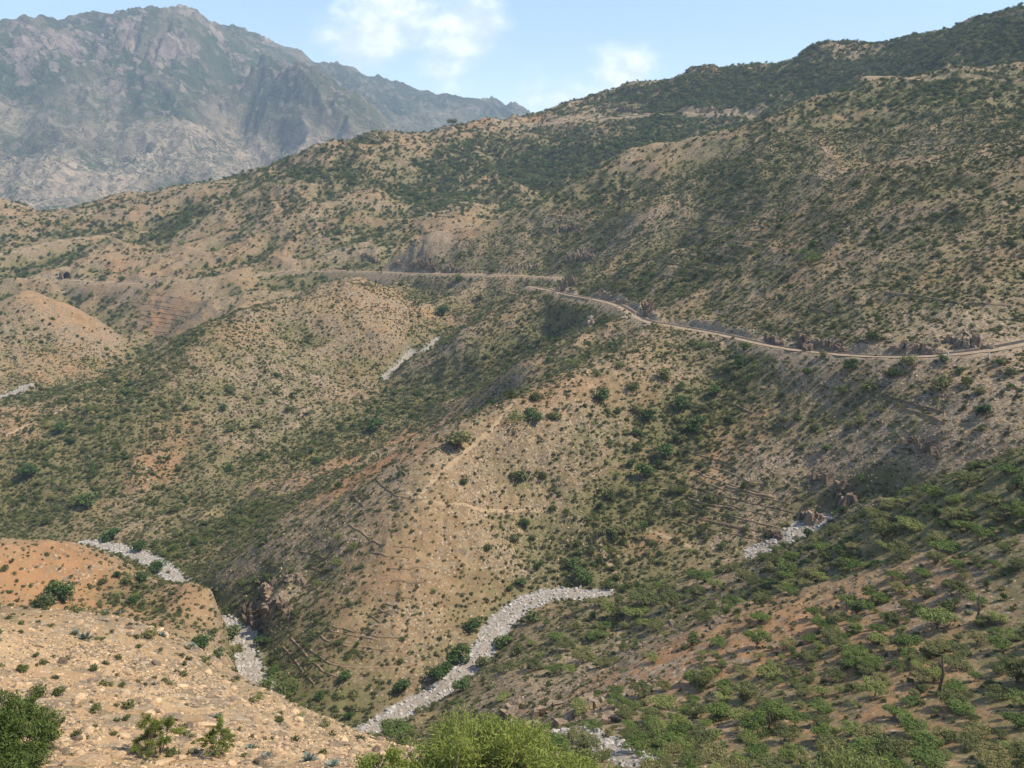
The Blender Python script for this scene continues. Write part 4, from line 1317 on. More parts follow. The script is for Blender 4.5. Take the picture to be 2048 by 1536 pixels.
LANDMARKS = [
    ('the widest flat-topped acacia', 1871, 1222), ('the dead standing trunk', 1877, 1350), ('the pale umbrella acacia', 1955, 1190), ('the broad bright spur acacia', 1885, 1074),
    ('the upper riverbed end', 1530, 1105), ('the tall dark grove', 1512, 1266), ('the rounded low acacia', 1739, 1450), ('the big gully acacia', 1432, 1487), ('the rocky red face', 1180, 1390),
    ('the largest crest clump', 1288, 1174), ('the bare orange strip', 1610, 1250), ('the lower right corner', 2040, 1520), ('the skyline acacia at the right edge', 2010, 920), ('the wide bottom acacia', 1750, 1530),
    ('the wide central acacia', 1749, 1365), ('the bare spur patch', 1470, 1190), ('the road bend', 1800, 712), ('the rock cutting', 1600, 680), ('the marker post', 1977, 711), ('the gully head', 1480, 715),
    ('the middle of the dark gully', 1350, 880), ('the riverbed bend', 1060, 1200), ('the right end of the footpath', 1100, 1022), ('the path crest', 830, 990), ('the crest thicket', 1040, 830), ('the pale face terrace walls', 800, 1150),
    ('the curved terrace walls', 700, 1290), ('the rock bluff', 520, 1220), ('the white scree', 490, 825), ('the orange streak', 330, 900), ('the left ridge knob', 655, 566), ('the tunnel mouth', 132, 555), ('the rock tower', 1140, 560),
    ('the big agave clump', 170, 1268), ('the large rock slabs', 385, 1442), ('the left corner acacia', 35, 1471), ('the orange hill', 80, 1120), ('the wide hillside bush', 1621, 513), ('the short terrace walls', 1430, 490),
    ('the right picture edge high up', 2040, 330), ('the orange hollow', 1890, 868), ('the bottom agaves', 610, 1512), ('the straight riverbed', 920, 1340), ('the small riverbed pocket', 492, 1290), ('the lower gully bend', 1210, 1495), ('the gully at the picture bottom', 1280, 1530), ('the middle spur', 1000, 700), ('the upper terraced flank', 870, 860)]
LM_X = np.array([l[1] for l in LANDMARKS], float)
LM_Y = np.array([l[2] for l in LANDMARKS], float)
NTH = ['', 'second ', 'third ', 'fourth ', 'fifth ', 'sixth ', 'seventh ', 'eighth ', 'ninth ', 'tenth ', 'eleventh ', 'twelfth ', 'thirteenth ', 'fourteenth ', 'fifteenth ', 'sixteenth ', 'seventeenth ', 'eighteenth ', 'nineteenth ', 'twentieth ', 'twenty-first ', 'twenty-second ', 'twenty-third ', 'twenty-fourth ']
SIDES = ['right of', 'below right of', 'below', 'below left of', 'left of', 'above left of', 'above', 'above right of']


def which_one(what, xs, ys, where=None):
    """words that say which one: its place next to the nearest landmark, counted outwards"""
    xs, ys = np.asarray(xs, float), np.asarray(ys, float)
    out = [None] * len(xs)
    d = np.hypot(xs[:, None] - LM_X, ys[:, None] - LM_Y)
    near = d.argmin(1)
    seen = {}
    for i in np.argsort(d.min(1)):
        k = near[i]
        sd = int(round(math.atan2(ys[i] - LM_Y[k], xs[i] - LM_X[k]) / (math.pi / 4))) % 8
        w = what if isinstance(what, str) else what[i]
        c = seen.get((w, k, sd), 0)
        seen[(w, k, sd)] = c + 1
        out[i] = f"{NTH[min(c, 23)]}{w} {SIDES[sd]} {LANDMARKS[k][0]}"
    return out


# --- the rest of the plants: the largest in view one by one, the others as cover
taken_a = np.array(taken)


def clear_of_taken(P, R):
    d = np.hypot(P[:, None, 0] - taken_a[None, :, 0], P[:, None, 1] - taken_a[None, :, 1])
    return (d > taken_a[None, :, 2] * .8 + R[:, None] * .5).all(1)


spur_zone = blobs([(1800, 1350, 330, 1), (1950, 1050, 170, 1), (1500, 1350, 150, .8), (1250, 1260, 130, .8), (1650, 1120, 120, .6), (1500, 1480, 160, 1), (1950, 1450, 200, 1), (1350, 1180, 80, .8)])
spur_zone = np.clip(spur_zone, 0, 1) * (GR < 215)
bare = np.clip(blobs([(1400, 1280, 70, 1), (1550, 1210, 70, 1), (1300, 1330, 60, .8), (1620, 1230, 50, .8), (1150, 1390, 70, .8)]), 0, 1)
hill_zone = np.clip(blobs([(1700, 520, 300, 1), (1900, 420, 200, 1), (1400, 540, 120, 1)]), 0, 1)
P_, g_ = spread(1080, np.clip(spur_zone, 0, 1) * (1 - .9 * bare) * np.clip(VEG + .25, .1, 1), 62, 215, 501, .03)
W_ = 1.0 + 2.8 * g_.random(len(P_)) ** 2.0
k_ = clear_of_taken(P_, W_)
P_, W_ = P_[k_], W_[k_]
px_, py_ = project(P_)
seen_ = (px_ > -20) & (px_ < 2070) & (py_ < 1560) & in_view(P_[:, 0], P_[:, 1], P_[:, 2] + W_ * .5)
order_ = np.argsort(-np.where(seen_, W_ / np.linalg.norm(P_, axis=1), -1))
one_, rest_ = order_[:235], order_[235:]
labs_ = which_one([('broad green acacia' if W_[i] > 3.2 else 'mid-sized green acacia' if W_[i] > 2.5 else 'small green acacia') for i in one_], px_[one_], py_[one_])
for n__, i_ in enumerate(one_):
    low_ = W_[i_] < 2.2 and g_.random() < .6
    plant(SHRUB_LIGHT[int(g_.integers(3))] if low_ else ACACIA[int(g_.integers(6))], P_[i_] - [0, 0, .1], W_[i_] * (1.15 if low_ else 1), g_.random() * 6.28, labs_[n__].replace('acacia', 'shrub', 1) if low_ else labs_[n__], 'shrub' if low_ else 'acacia', 'low shrubs on the near right spur' if low_ else SPUR, .55 + .4 * g_.random(), None, (g_.normal(0, .1), g_.normal(0, .1)))
m_ = len(rest_)
pk_ = g_.integers(0, 6, m_)
src_ = [pr['first']['crown'] for pr in ACACIA] + [pr['first']['trunk'] for pr in ACACIA]
w_ = W_[rest_]
S3_ = np.stack([w_, w_, w_ * (.55 + .4 * g_.random(m_))], 1)
R3_ = np.stack([0 * w_, 0 * w_, g_.random(m_) * 6.28], 1)
stuff('acacia_wood', np.concatenate([P_[rest_]] * 2), np.concatenate([S3_] * 2), np.concatenate([R3_] * 2), np.concatenate([pk_, pk_ + 6]), src_, 'smaller acacias filling the wood on the right spur')

P_, g_ = spread(150000, (.12 + VEG ** 1.6) * (1 - .75 * spur_zone) * (.8 + .5 * smooth(300, 900, GR)), 60, 1240, 502)
R_ = np.linalg.norm(P_, axis=1)
W_ = (.55 + 2.3 * g_.random(len(P_)) ** 4.0) * (.62 + .5 * np.clip(gsample(VEG, P_[:, 0], P_[:, 1]), 0, 1.2)) * (1 + 1.0 * smooth(420, 900, R_))
W_ *= 1 + .35 * gsample(hill_zone, P_[:, 0], P_[:, 1])
k_ = clear_of_taken(P_, W_)
P_, W_, R_ = P_[k_], W_[k_], R_[k_]
px_, py_ = project(P_)
seen_ = (px_ > -10) & (px_ < 2058) & (py_ < 1536) & (R_ < 420) & in_view(P_[:, 0], P_[:, 1], P_[:, 2] + W_ * .4)
score_ = np.where(seen_, W_ / R_, -1)
order_ = np.argsort(-score_)
single_ = order_[:150]
MIX = SHRUB + SHRUB_LIGHT + DENSE[:1]
labs_ = which_one([('large rounded shrub' if W_[i] > 2.6 else 'mid-sized rounded shrub' if W_[i] > 1.9 else 'small rounded shrub') for i in single_], px_[single_], py_[single_])
for n__, i_ in enumerate(single_):
    plant(MIX[int(g_.integers(len(MIX)))], P_[i_] - [0, 0, .08], W_[i_] * 1.1, g_.random() * 6.28, labs_[n__], 'shrub', 'shrubs scattered on the hillsides', .75 + .35 * g_.random())
rest_ = order_[150:]
src_ = [pr['first']['foliage'] for pr in SHRUB + SHRUB_LIGHT[:2] + DENSE[:1]] + [ACACIA[1]['first']['crown']]
n_ = len(rest_)
sc_ = W_[rest_] * 1.1
pick_ = g_.integers(0, len(src_) - 1, n_)
hz_ = gsample(hill_zone, P_[rest_, 0], P_[rest_, 1])
pick_ = np.where(g_.random(n_) < .55 * hz_, len(src_) - 1, pick_)
Q_ = P_[rest_] - np.stack([sc_ * 0, sc_ * 0, sc_ * np.where(pick_ == len(src_) - 1, .22, .06)], 1)
stuff('scrub', Q_, np.stack([sc_, sc_, sc_ * (.75 + .35 * g_.random(n_))], 1), np.stack([0 * sc_, 0 * sc_, g_.random(n_) * 6.28], 1), pick_, src_, 'countless small shrubs dotting all the hillsides')

# --- low herbs and tufts
(tv_, tf_) = leaf_cloud([(0, 0, .16, .42, .42, .2), (.1, .12, .22, .25, .22, .16)], 46, .30, .11, 77, .2, .2)
tuft_meshes = []
for i_ in range(3):
    v_, f_ = leaf_cloud([(0, 0, .14, .40, .42, .2), (.12 * math.cos(i_), .12 * math.sin(i_), .22, .25, .22, .18)], 44, .32, .12, 70 + i_, .2, .2)
    me_ = mesh_from('tuft', v_, f_); me_.materials.append(M_TUFT)
    tuft_meshes.append(me_)
tuft_objs = []
for i_, (px_, py_, w_) in enumerate([(365, 1345, 26), (120, 1440, 24), (590, 1478, 24)]):
    p_, ww_ = spot(px_, py_, w_)
    o_ = tag(link('herb_tuft', tuft_meshes[i_]), ['pale grassy tuft in the middle of the stony slope', 'pale grassy tuft beside the left corner acacia', 'pale grassy tuft near the agaves at the bottom'][i_], 'tuft', 'grassy tufts')
    o_.location = p_; o_.scale = (ww_, ww_, ww_)
    tuft_objs.append(o_)
P_, g_ = spread(140000, (.35 + np.clip(VEG, 0, 1)) * (1 - .5 * spur_zone) * smooth(.1, 1.0, road_d) * smooth(-.8, .8, stream_d), 42, 560, 503)
W_ = (.45 + 1.15 * g_.random(len(P_)) ** 2.0) * (.55 + .6 * smooth(60, 260, np.linalg.norm(P_, axis=1)))
stuff('undergrowth', P_, np.stack([W_, W_, W_ * (.6 + .6 * g_.random(len(P_)))], 1), np.stack([0 * W_, 0 * W_, g_.random(len(P_)) * 6.28], 1), g_.integers(0, 3, len(P_)), tuft_objs, 'low dry herbs and grass tufts between the stones')
# ------------------------------------------------------------------ the big near acacias
def feathery(seed, width, height, n_tip, per_tip, base=.25, leaf=.085, flat=False):
    """a near tree: branching limbs that end in sprays of tiny leaflets"""
    g = np.random.default_rng(seed)
    segs, tips = [], []
    stems = int(g.integers(4, 7))
    for s in range(stems):
        t = 2 * math.pi * (s + .6 * g.random()) / stems
        p = np.array([.05 * math.cos(t), .05 * math.sin(t), -.2])
        end = np.array([width * .20 * math.cos(t), width * .20 * math.sin(t), height * (.45 + .15 * g.random())])
        segs.append((p, end, .055 * width / 4, .035 * width / 4))
        for b in range(int(n_tip / stems)):
            tt = t + g.normal(0, .9)
            rr = width * .5 * math.sqrt(g.random())
            top = height * (1 - .6 * (rr / (width * .5)) ** 2) * (.72 + .22 * math.sin(3.1 * tt + seed) * math.cos(rr / width * 9 + seed) + .3 * g.random())
            if not flat and g.random() < .4:
                top *= .45 + .5 * g.random()
            q = np.array([rr * math.cos(tt), rr * math.sin(tt), max(top, height * base)])
            if g.random() < .16:
                q = q * (1.12 + .22 * g.random())
            mid = end * .45 + q * .55 + g.normal(0, .08, 3)
            segs.append((end, mid, .022 * width / 4, .014 * width / 4)); segs.append((mid, q, .014 * width / 4, .005 * width / 4))
            tips.append((mid, q))
    T = np.array(tips)
    n = len(T) * per_tip
    k = np.repeat(np.arange(len(T)), per_tip)
    u = g.random(n)[:, None] * .75 + .35
    c = T[k, 0] * (1 - u) + T[k, 1] * u + g.normal(0, .03 * width, (n, 3)) * [1, 1, .7]
    axis = (T[k, 1] - T[k, 0]); axis /= np.linalg.norm(axis, axis=1)[:, None]
    a = axis * .5 + g.normal(0, .7, (n, 3)) + [0, 0, .35]
    a /= np.linalg.norm(a, axis=1)[:, None]
    b = np.cross(a, g.normal(size=(n, 3))); b /= np.linalg.norm(b, axis=1)[:, None]
    s = (.6 + .8 * g.random(n))[:, None] * leaf
    V = np.stack([c - a * s, c + b * s * .22, c + a * s, c - b * s * .22], 1).reshape(-1, 3)
    return (V, np.arange(4 * n).reshape(n, 4)), tubes(segs, 5)


def near_tree(px, py, dist, width, height, label, seed, n_tip=90, per=150, mat=None, leaf=.085, base=.25):
    d = ray(px, py) * dist
    p = Vector((d[0], d[1], float(ground_z(d[0], d[1]))))
    (lv, lf), (tv, tf) = feathery(seed, width, height, n_tip, per, base, leaf)
    e = bpy.data.objects.new('acacia_tree', None)
    COL.objects.link(e)
    e.location = p
    tag(e, label, 'acacia', 'near feathery acacias')
    link('trunk', mesh_from('near_trunk', tv, tf, True), e, M_BARK)
    link('crown', mesh_from('near_crown', lv, lf), e, mat or M_NEAR)
    return e


def near_by_ground(px, py, wpx, hratio, label, seed, **kw):
    p = at(px, py)
    w = wpx * p.length / FPX
    d = p.length
    return near_tree(px, py, d, w, w * hratio, label, seed, **kw)


near_tree(975, 1556, 27, 6.8, 1.8, 'big bright yellow green feathery acacia at the bottom centre', 901, 190, 230, None, .07)
near_tree(800, 1562, 28, 3.4, 1.9, 'small bright feathery acacia at the left end of the big bottom one', 906, 60, 150, None, .075)
near_tree(1140, 1560, 29, 4.2, 2.0, 'bright feathery acacia at the right end of the big bottom one', 907, 70, 150, None, .075)
near_by_ground(8, 1534, 165, .62, 'big dense feathery acacia in the lower left corner', 902, n_tip=220, per=190, mat=M_LEAF, leaf=.10, base=.05)
near_by_ground(318, 1508, 84, .85, 'small yellow green acacia on the stony slope below the rock slabs', 903, n_tip=60, per=120, leaf=.07, base=.35)
near_by_ground(438, 1512, 62, 1.0, 'thin yellow green acacia right of the small one on the stony slope', 904, n_tip=50, per=90, leaf=.07, base=.35)
for px_, d_, w_, h_, lab_, sd_ in [(1750, 44, 8.0, 3.2, 'wide soft green acacia at the bottom edge of the right spur', 911), (1580, 46, 4.5, 2.2, 'soft green acacia at the bottom edge left of the wide one', 912), (1930, 46, 4.0, 2.0, 'soft green acacia at the bottom edge near the right corner', 913), (1400, 48, 4.2, 2.2, 'soft green acacia at the bottom edge beside the stony gully', 914)]:
    q_ = ray(px_, 1585)
    near_tree(px_, 1585, d_ / 1.0, w_, h_, lab_, sd_, 90, 130, M_LEAF, .10)

# bare trunks on the right spur
for px_, py_, hp_, lab_ in [(1877, 1386, 74, 'bare dead trunk standing upright on the right spur'), (1536, 1466, 44, 'short bare dead trunk low on the right spur'), (1952, 1245, 52, 'slanting bare trunk under the pale umbrella acacia')]:
    p_ = at(px_, py_)
    h_ = hp_ * p_.length / FPX
    sg_ = [((0, 0, -.2), (.05 * h_, 0, h_ * .5), .045 * h_, .035 * h_), ((.05 * h_, 0, h_ * .5), (-.02 * h_, .03 * h_, h_), .035 * h_, .012 * h_), ((.05 * h_, 0, h_ * .5), (.22 * h_, .05 * h_, h_ * .8), .02 * h_, .006 * h_), ((.0, .0, h_ * .7), (-.2 * h_, -.05 * h_, h_ * .95), .018 * h_, .005 * h_)]
    v_, f_ = tubes(sg_, 6)
    o_ = tag(link('dead_tree', mesh_from('dead_tree', v_, f_, True), None, M_BARK), lab_, 'dead tree')
    o_.location = p_

# ------------------------------------------------------------------ agaves
def agave_mesh(seed, n=26):
    g = np.random.default_rng(seed)
    V, F = [], []
    for i in range(n):
        t = i * 2.39996 + g.normal(0, .15)
        el = .25 + 1.1 * (i / n) + g.normal(0, .08)
        L = .5 * (.75 + .4 * g.random())
        d = np.array([math.cos(t) * math.cos(el), math.sin(t) * math.cos(el), math.sin(el)])
        sd = np.array([-math.sin(t), math.cos(t), 0])
        up = np.cross(d, sd)
        b = len(V)
        for u, w in ((0, .045), (.35, .06), (.7, .04), (1.0, .003)):
            c = d * L * u + np.array([0, 0, -.10 * u * u])
            V += [c - sd * w, c - up * w * .35, c + sd * w]
        for q in range(3):
            F += [(b + q * 3, b + q * 3 + 1, b + q * 3 + 4, b + q * 3 + 3), (b + q * 3 + 1, b + q * 3 + 2, b + q * 3 + 5, b + q * 3 + 4)]
    me = mesh_from('agave', np.array(V), np.array(F), True)
    me.materials.append(M_AGAVE)
    return me


AG = [agave_mesh(i) for i in range(3)]
for i_, (px_, py_, w_, lab_) in enumerate([
        (171, 1268, 42, 'big grey agave clump on the upper stony slope'), (150, 1262, 26, 'smaller agave at the left side of the big agave clump'), (213, 1222, 22, 'left agave of a row on the rim of the stony slope'), (236, 1224, 20, 'right agave of a row on the rim of the stony slope'),
        (436, 1430, 24, 'agave right of the large rock slabs'), (534, 1508, 34, 'left one of three agaves at the bottom of the stony slope'), (617, 1512, 48, 'largest of three agaves at the bottom of the stony slope'), (665, 1524, 44, 'rightmost of three agaves at the bottom of the stony slope'),
        (324, 1266, 28, 'pale agave beside the rounded shrub on the slope rim'), (384, 1287, 28, 'pale agave next to the bright round bush'), (307, 1366, 18, 'small agave in the middle of the stony slope'), (497, 1492, 26, 'agave between the thin acacia and the bottom agaves')]):
    p_, ww_ = spot(px_, py_, w_)
    o_ = tag(link('agave', AG[i_ % 3]), lab_, 'agave', 'agaves on the stony slope')
    o_.location = p_; o_.scale = (ww_, ww_, ww_ * .95); o_.rotation_euler = (0, 0, i_ * 1.3)

# ------------------------------------------------------------------ boulders and stones
TAN = [stone_mesh('boulder', 300 + i, M_STONE, 2, .6) for i in range(5)]
GREYS = [stone_mesh('boulder', 320 + i, M_GREY, 2, .7) for i in range(4)]
PALES = [stone_mesh('boulder', 340 + i, M_PALE, 2, .7) for i in range(4)]
SMALL = [stone_mesh('stone', 360 + i, M_STONE, 1, .6) for i in range(4)] + [stone_mesh('stone', 370 + i, M_GREY, 1, .6) for i in range(2)]


def ground_tilt(p):
    e = .8
    zx = float(ground_z(p[0] + e, p[1]) - ground_z(p[0] - e, p[1])) / (2 * e)
    zy = float(ground_z(p[0], p[1] + e) - ground_z(p[0], p[1] - e)) / (2 * e)
    return Vector((-zx, -zy, 1)).normalized()


def boulder(me, px, py, wpx, label, group=None, asp=(1, 1, 1), turn=None, cat='boulder'):
    p = at(px, py)
    w = wpx * p.length / FPX
    o = tag(link('boulder', me), label, cat, group)
    o.location = p
    q = ground_tilt(p).to_track_quat('Z', 'Y').to_euler()
    q.rotate_axis('Z', turn if turn is not None else rnd.uniform(0, 6.28))
    o.rotation_euler = q
    o.scale = (w * asp[0], w * asp[1], w * asp[2])
    return o


B_TAN = 'boulders on the near stony slope'
big = [boulder(TAN[i % 5] if i % 3 else GREYS[i % 4], *b, B_TAN, (1, .75, .55), tr) for i, (b, tr) in enumerate([
    ((352, 1438, 52, 'left one of the large flat rock slabs on the stony slope'), .4), ((385, 1442, 56, 'middle large flat rock slab on the stony slope'), .7), ((412, 1452, 44, 'right one of the large flat rock slabs'), .5),
    ((208, 1240, 34, 'long pale slab near the rim of the stony slope'), .1), ((255, 1346, 34, 'tilted brown slab in the middle of the stony slope'), .5), ((185, 1524, 70, 'broad slab at the bottom of the stony slope'), .5),
    ((258, 1270, 22, 'dark edged rock under the slope rim'), .3), ((330, 1526, 44, 'rock under the small yellow green acacia'), .9), ((480, 1400, 30, 'pale rock high on the falling slope edge'), .3),
    ((560, 1470, 36, 'broken slab right of the thin acacia'), 1.0), ((450, 1365, 26, 'pale rock left of the falling slope edge'), .2), ((240, 1510, 36, 'rock left of the small yellow green acacia'), 1.4),
    ((690, 1490, 34, 'rock near the lower tip of the stony slope'), .8), ((740, 1480, 30, 'last rock at the lower tip of the stony slope'), .2), ((120, 1350, 20, 'small pale rock below the grey agave clump'), .6)])]
_first = {}
near_left = np.clip(blobs([(250, 1400, 260, 1), (550, 1480, 170, 1), (60, 1300, 120, 1), (100, 1500, 200, 1), (300, 1535, 260, 1), (650, 1535, 160, 1)]), 0, 1) * (GR < 84)
P_, g_ = spread(300, near_left, 40, 84, 510)
W_ = .42 + .5 * g_.random(len(P_)) ** 2
px_, py_ = project(P_)
k_ = np.where((px_ > 0) & (px_ < 800) & (py_ < 1530))[0]
k_ = k_[np.argsort(-(W_ / np.linalg.norm(P_, axis=1))[k_])][:90]
labs_ = which_one(['loose tan boulder'] * len(k_), px_[k_], py_[k_])
for n__, i_ in enumerate(k_):
    me_ = TAN[int(g_.integers(5))] if g_.random() < .75 else GREYS[int(g_.integers(4))]
    o_ = tag(link('boulder', me_), labs_[n__], 'boulder', 'loose boulders on the near stony slope')
    o_.location = P_[i_]
    o_.rotation_euler = (g_.normal(0, .35), g_.normal(0, .35), g_.random() * 6.28)
    o_.scale = (W_[i_], W_[i_], W_[i_] * (.7 + .4 * g_.random()))
# riverbed boulders: the largest singly
bed_near = np.full(GX.shape, 0.0)
for L_, w_, i_ in BEDS:
    d_ = near_line(GX, GY, L_[::3], 30)[0]
    bed_near = np.maximum(bed_near, np.where(d_ < w_ * 1.3, (1.0, .4, .4, .7)[i_], 0))
P_, g_ = spread(9000, bed_near, 60, 560, 511, .02)
W_ = .18 + 1.05 * g_.random(len(P_)) ** 4.0
R_ = np.linalg.norm(P_, axis=1)
px_, py_ = project(P_)
seen_ = (px_ > 0) & (px_ < 2048) & (py_ < 1536) & in_view(P_[:, 0], P_[:, 1], P_[:, 2] + .3)
o_ix = np.argsort(-np.where(seen_, W_ / R_, -1))
pale_first = []
labs_ = which_one(['white boulder in the riverbed'] * 90, px_[o_ix[:90]], py_[o_ix[:90]])
for n__, i_ in enumerate(o_ix[:90]):
    o_ = tag(link('boulder', PALES[n__ % 4]), labs_[n__], 'boulder', 'boulders in the riverbeds')
    o_.location = P_[i_]
    o_.rotation_euler = (g_.normal(0, .4), g_.normal(0, .4), g_.random() * 6.28)
    o_.scale = (W_[i_],) * 3
    if n__ < 4:
        pale_first.append(o_)
r_ = o_ix[90:]
w_ = W_[r_]
stuff('river_stones', P_[r_], np.stack([w_, w_, w_ * .8], 1), g_.normal(0, .4, (len(r_), 3)) * [1, 1, 8], g_.integers(0, 4, len(r_)), pale_first, 'white and grey stones filling the dry riverbeds')

small_first = []
for i_, (px_, py_, w_, lab_) in enumerate([(60, 1260, 12, 'small stone at the left rim of the stony slope'), (280, 1300, 13, 'small stone below the rim shrubs'), (390, 1385, 13, 'small stone above the large rock slabs'), (520, 1440, 14, 'small stone left of the slope edge shrubs'), (150, 1400, 14, 'small stone between the leaning shrub and the dark shrub'), (610, 1500, 15, 'small grey stone above the largest bottom agave')]):
    small_first.append(boulder(SMALL[i_], px_, py_, w_, lab_, 'small stones on the slope', (1, 1, 1), None, 'stone'))
P_, g_ = spread(64000, near_left * 24 * np.clip(.6 + 1.0 * fbm(GX, GY, 5, 3, 88), .3, 1.6) + (.10 + ROCK ** 1.6) * np.clip(smooth(330, 90, GR), .12, 1) * smooth(.0, .6, road_d), 33, 330, 512)
R_ = np.linalg.norm(P_, axis=1)
W_ = (.08 + .46 * g_.random(len(P_)) ** 3.2) * (.8 + 1.1 * smooth(80, 260, R_))
P_[:, 2] -= .12 * W_
stuff('rubble', P_, np.stack([W_, W_ * (.7 + .5 * g_.random(len(P_))), W_ * (.6 + .5 * g_.random(len(P_)))], 1), g_.normal(0, .45, (len(P_), 3)) * [1, 1, 8], g_.integers(0, 6, len(P_)), small_first, 'loose stones littering the slopes')

# ------------------------------------------------------------------ rock outcrops
def crag_mesh(seed, w, h, n=9):
    """upright broken slabs grown together"""
    g = np.random.default_rng(seed)
    bm = bmesh.new()
    for i in range(n * 5):
        u = g.random() * 2 - 1
        hh = h * (.25 + .6 * g.random()) * (1 - .6 * u * u)
        ww = w / n * (.55 + .75 * g.random())
        r = bmesh.ops.create_cube(bm, size=1.0)['verts']
        tw, lean = g.random() * 3.1, g.normal(0, .22, 2)
        off = np.array([u * w * .5, g.normal(0, .35) * ww + .22 * hh, 0])
        for v in r:
            p = np.array(v.co) + g.normal(0, .10, 3)
            tp = .62 if p[2] > 0 else 1.0
            p = p * [ww * tp, ww * .7 * tp, hh * 1.3]
            p[:2] = [p[0] * math.cos(tw) - p[1] * math.sin(tw), p[0] * math.sin(tw) + p[1] * math.cos(tw)]
            p[:2] += lean * p[2]
            p[2] += hh * .28
            v.co = p + off
    bmesh.ops.recalc_face_normals(bm, faces=bm.faces)
    me = bpy.data.meshes.new('rock_outcrop')
    bm.to_mesh(me); bm.free()
    me.materials.append(M_GREY)
    return me


for i_, (px_, py_, w_, h_, lab_) in enumerate([
        (795, 530, 12, 6, 'left dark crag above the far road'), (845, 538, 22, 12, 'largest dark crag rising above the far road'), (905, 542, 13, 6, 'right low crag above the far road'), (733, 516, 26, 7, 'pale pinkish cliff cut above the far road'),
        (1138, 575, 8, 13, 'dark rock tower at the road bend'), (1165, 520, 22, 12, 'grey cliff above the rock tower'), (1060, 535, 18, 6, 'low cliff along the far road'), (1210, 592, 12, 5, 'rock cutting right of the rock tower'), (1290, 624, 13, 9, 'shaded rock cutting where the road narrows'), (1245, 605, 8, 4, 'small rock at the road narrows'),
        (1545, 684, 12, 5, 'left end of the rock cutting along the road'), (1600, 690, 18, 7, 'dark middle of the rock cutting along the road'), (1655, 697, 13, 5, 'right end of the rock cutting along the road'), (1830, 700, 12, 4, 'low rock cutting above the road bend'), (1930, 690, 12, 5, 'pale rock cutting near the drain chute'),
        (532, 1190, 10, 6, 'upper dark crag of the bluff at the foot of the central hill'), (500, 1242, 11, 7, 'reddish bluff above the small riverbed pocket'), (556, 1226, 8, 7, 'shadowed crag right of the reddish bluff'), (600, 1160, 7, 3, 'low rocks above the bluff'),
        (1022, 1424, 6, 5, 'left shadowed crag at the spur toe'), (1085, 1432, 7, 5, 'middle shadowed crag at the spur toe'), (1165, 1422, 7, 4, 'right crag at the spur toe'), (1230, 1440, 6, 3, 'low rocks at the head of the stony gully'), (1290, 1290, 5, 1.6, 'rock ledge by the orange footpath on the spur'), (1345, 1255, 5, 1.6, 'rock ledge right of the orange footpath'), (1440, 1245, 5, 1.4, 'low pale rocks on the bare part of the spur'),
        (1250, 222, 26, 9, 'left pale rock face above the road at the pass'), (1425, 222, 26, 9, 'right pale rock face above the road at the pass'),
        (1700, 1000, 9, 4, 'rocks above the upper riverbed'), (1545, 1072, 8, 3, 'white rocks at the end of the upper riverbed'), (1620, 1040, 9, 4, 'grey ledge beside the upper riverbed'), (1660, 960, 9, 3, 'grey ledge higher above the upper riverbed'), (1845, 890, 8, 3, 'dark rocks below the orange hollow on the right slope'),
        (490, 825, 12, 3, 'white rock scree face on the left ridge'), (1140, 460, 16, 6, 'sharp rock rib on the second ridge'), (1180, 640, 8, 3, 'rocks on the first spur below the road')]):
    p_ = at(px_, py_)
    if p_ is None:
        continue
    o_ = tag(link('rock_outcrop', crag_mesh(600 + i_, w_ * 1.25, h_ * (.55 if w_ < 8 else .8), max(5, int(w_ / 1.3)))), lab_, 'rock outcrop', 'rock outcrops and cuttings')
    t_ = ground_tilt(p_)
    o_.location = p_ - Vector((0, 0, .12 * h_))
    a_ = math.atan2(t_.y, t_.x) + math.pi / 2
    o_.rotation_euler = (0, 0, a_)

# ------------------------------------------------------------------ dry stone terrace walls
def stone_wall(P, w, h, seed, label, group=None):
    o = tag(link('terrace_wall', wall_mesh(P, w, h, seed)), label, 'stone wall', group)
    o['kind'] = 'thing'
    return o


def wall_mesh(P, w, h, seed):
    g = np.random.default_rng(seed)
    P = np.asarray(P)
    T = np.gradient(P[:, :2], axis=0); T /= np.linalg.norm(T, axis=1)[:, None] + 1e-9
    S = np.stack([-T[:, 1], T[:, 0]], 1)
    V, F = [], []
    for i in range(len(P)):
        hh, ww = h * (.85 + .3 * g.random()), w * (.85 + .3 * g.random())
        for u, z in ((-.6, -.35), (-.5, hh * .9), (0, hh * (1 + .25 * g.random())), (.5, hh * .9), (.6, -.35)):
            q = P[i].copy(); q[:2] += S[i] * u * ww + g.normal(0, .025, 2); q[2] += z
            V.append(q)
        if i:
            b = (i - 1) * 5
            for k in range(4):
                F.append((b + k, b + k + 1, b + k + 6, b + k + 5))
    n = len(P)
    F += [(0, 4, 3, 1), ((n - 1) * 5, (n - 1) * 5 + 1, (n - 1) * 5 + 3, (n - 1) * 5 + 4)]
    me = mesh_from('terrace_wall', np.array(V), np.array(F))
    me.materials.append(M_WALL)
    return me


def ground_line(pts, step=.7):
    P = [at(*p) for p in pts]
    P = [np.array(p) for p in P if p is not None]
    out = dense(np.array(P), step)
    if len(out) < 3:
        return None
    j = np.cumsum(np.random.default_rng(len(out)).normal(0, .02, (len(out), 2)), 0)
    out[:, :2] += j - np.linspace(0, 1, len(out))[:, None] * j[-1]
    out[:, 2] = ground_z(out[:, 0], out[:, 1])
    return out


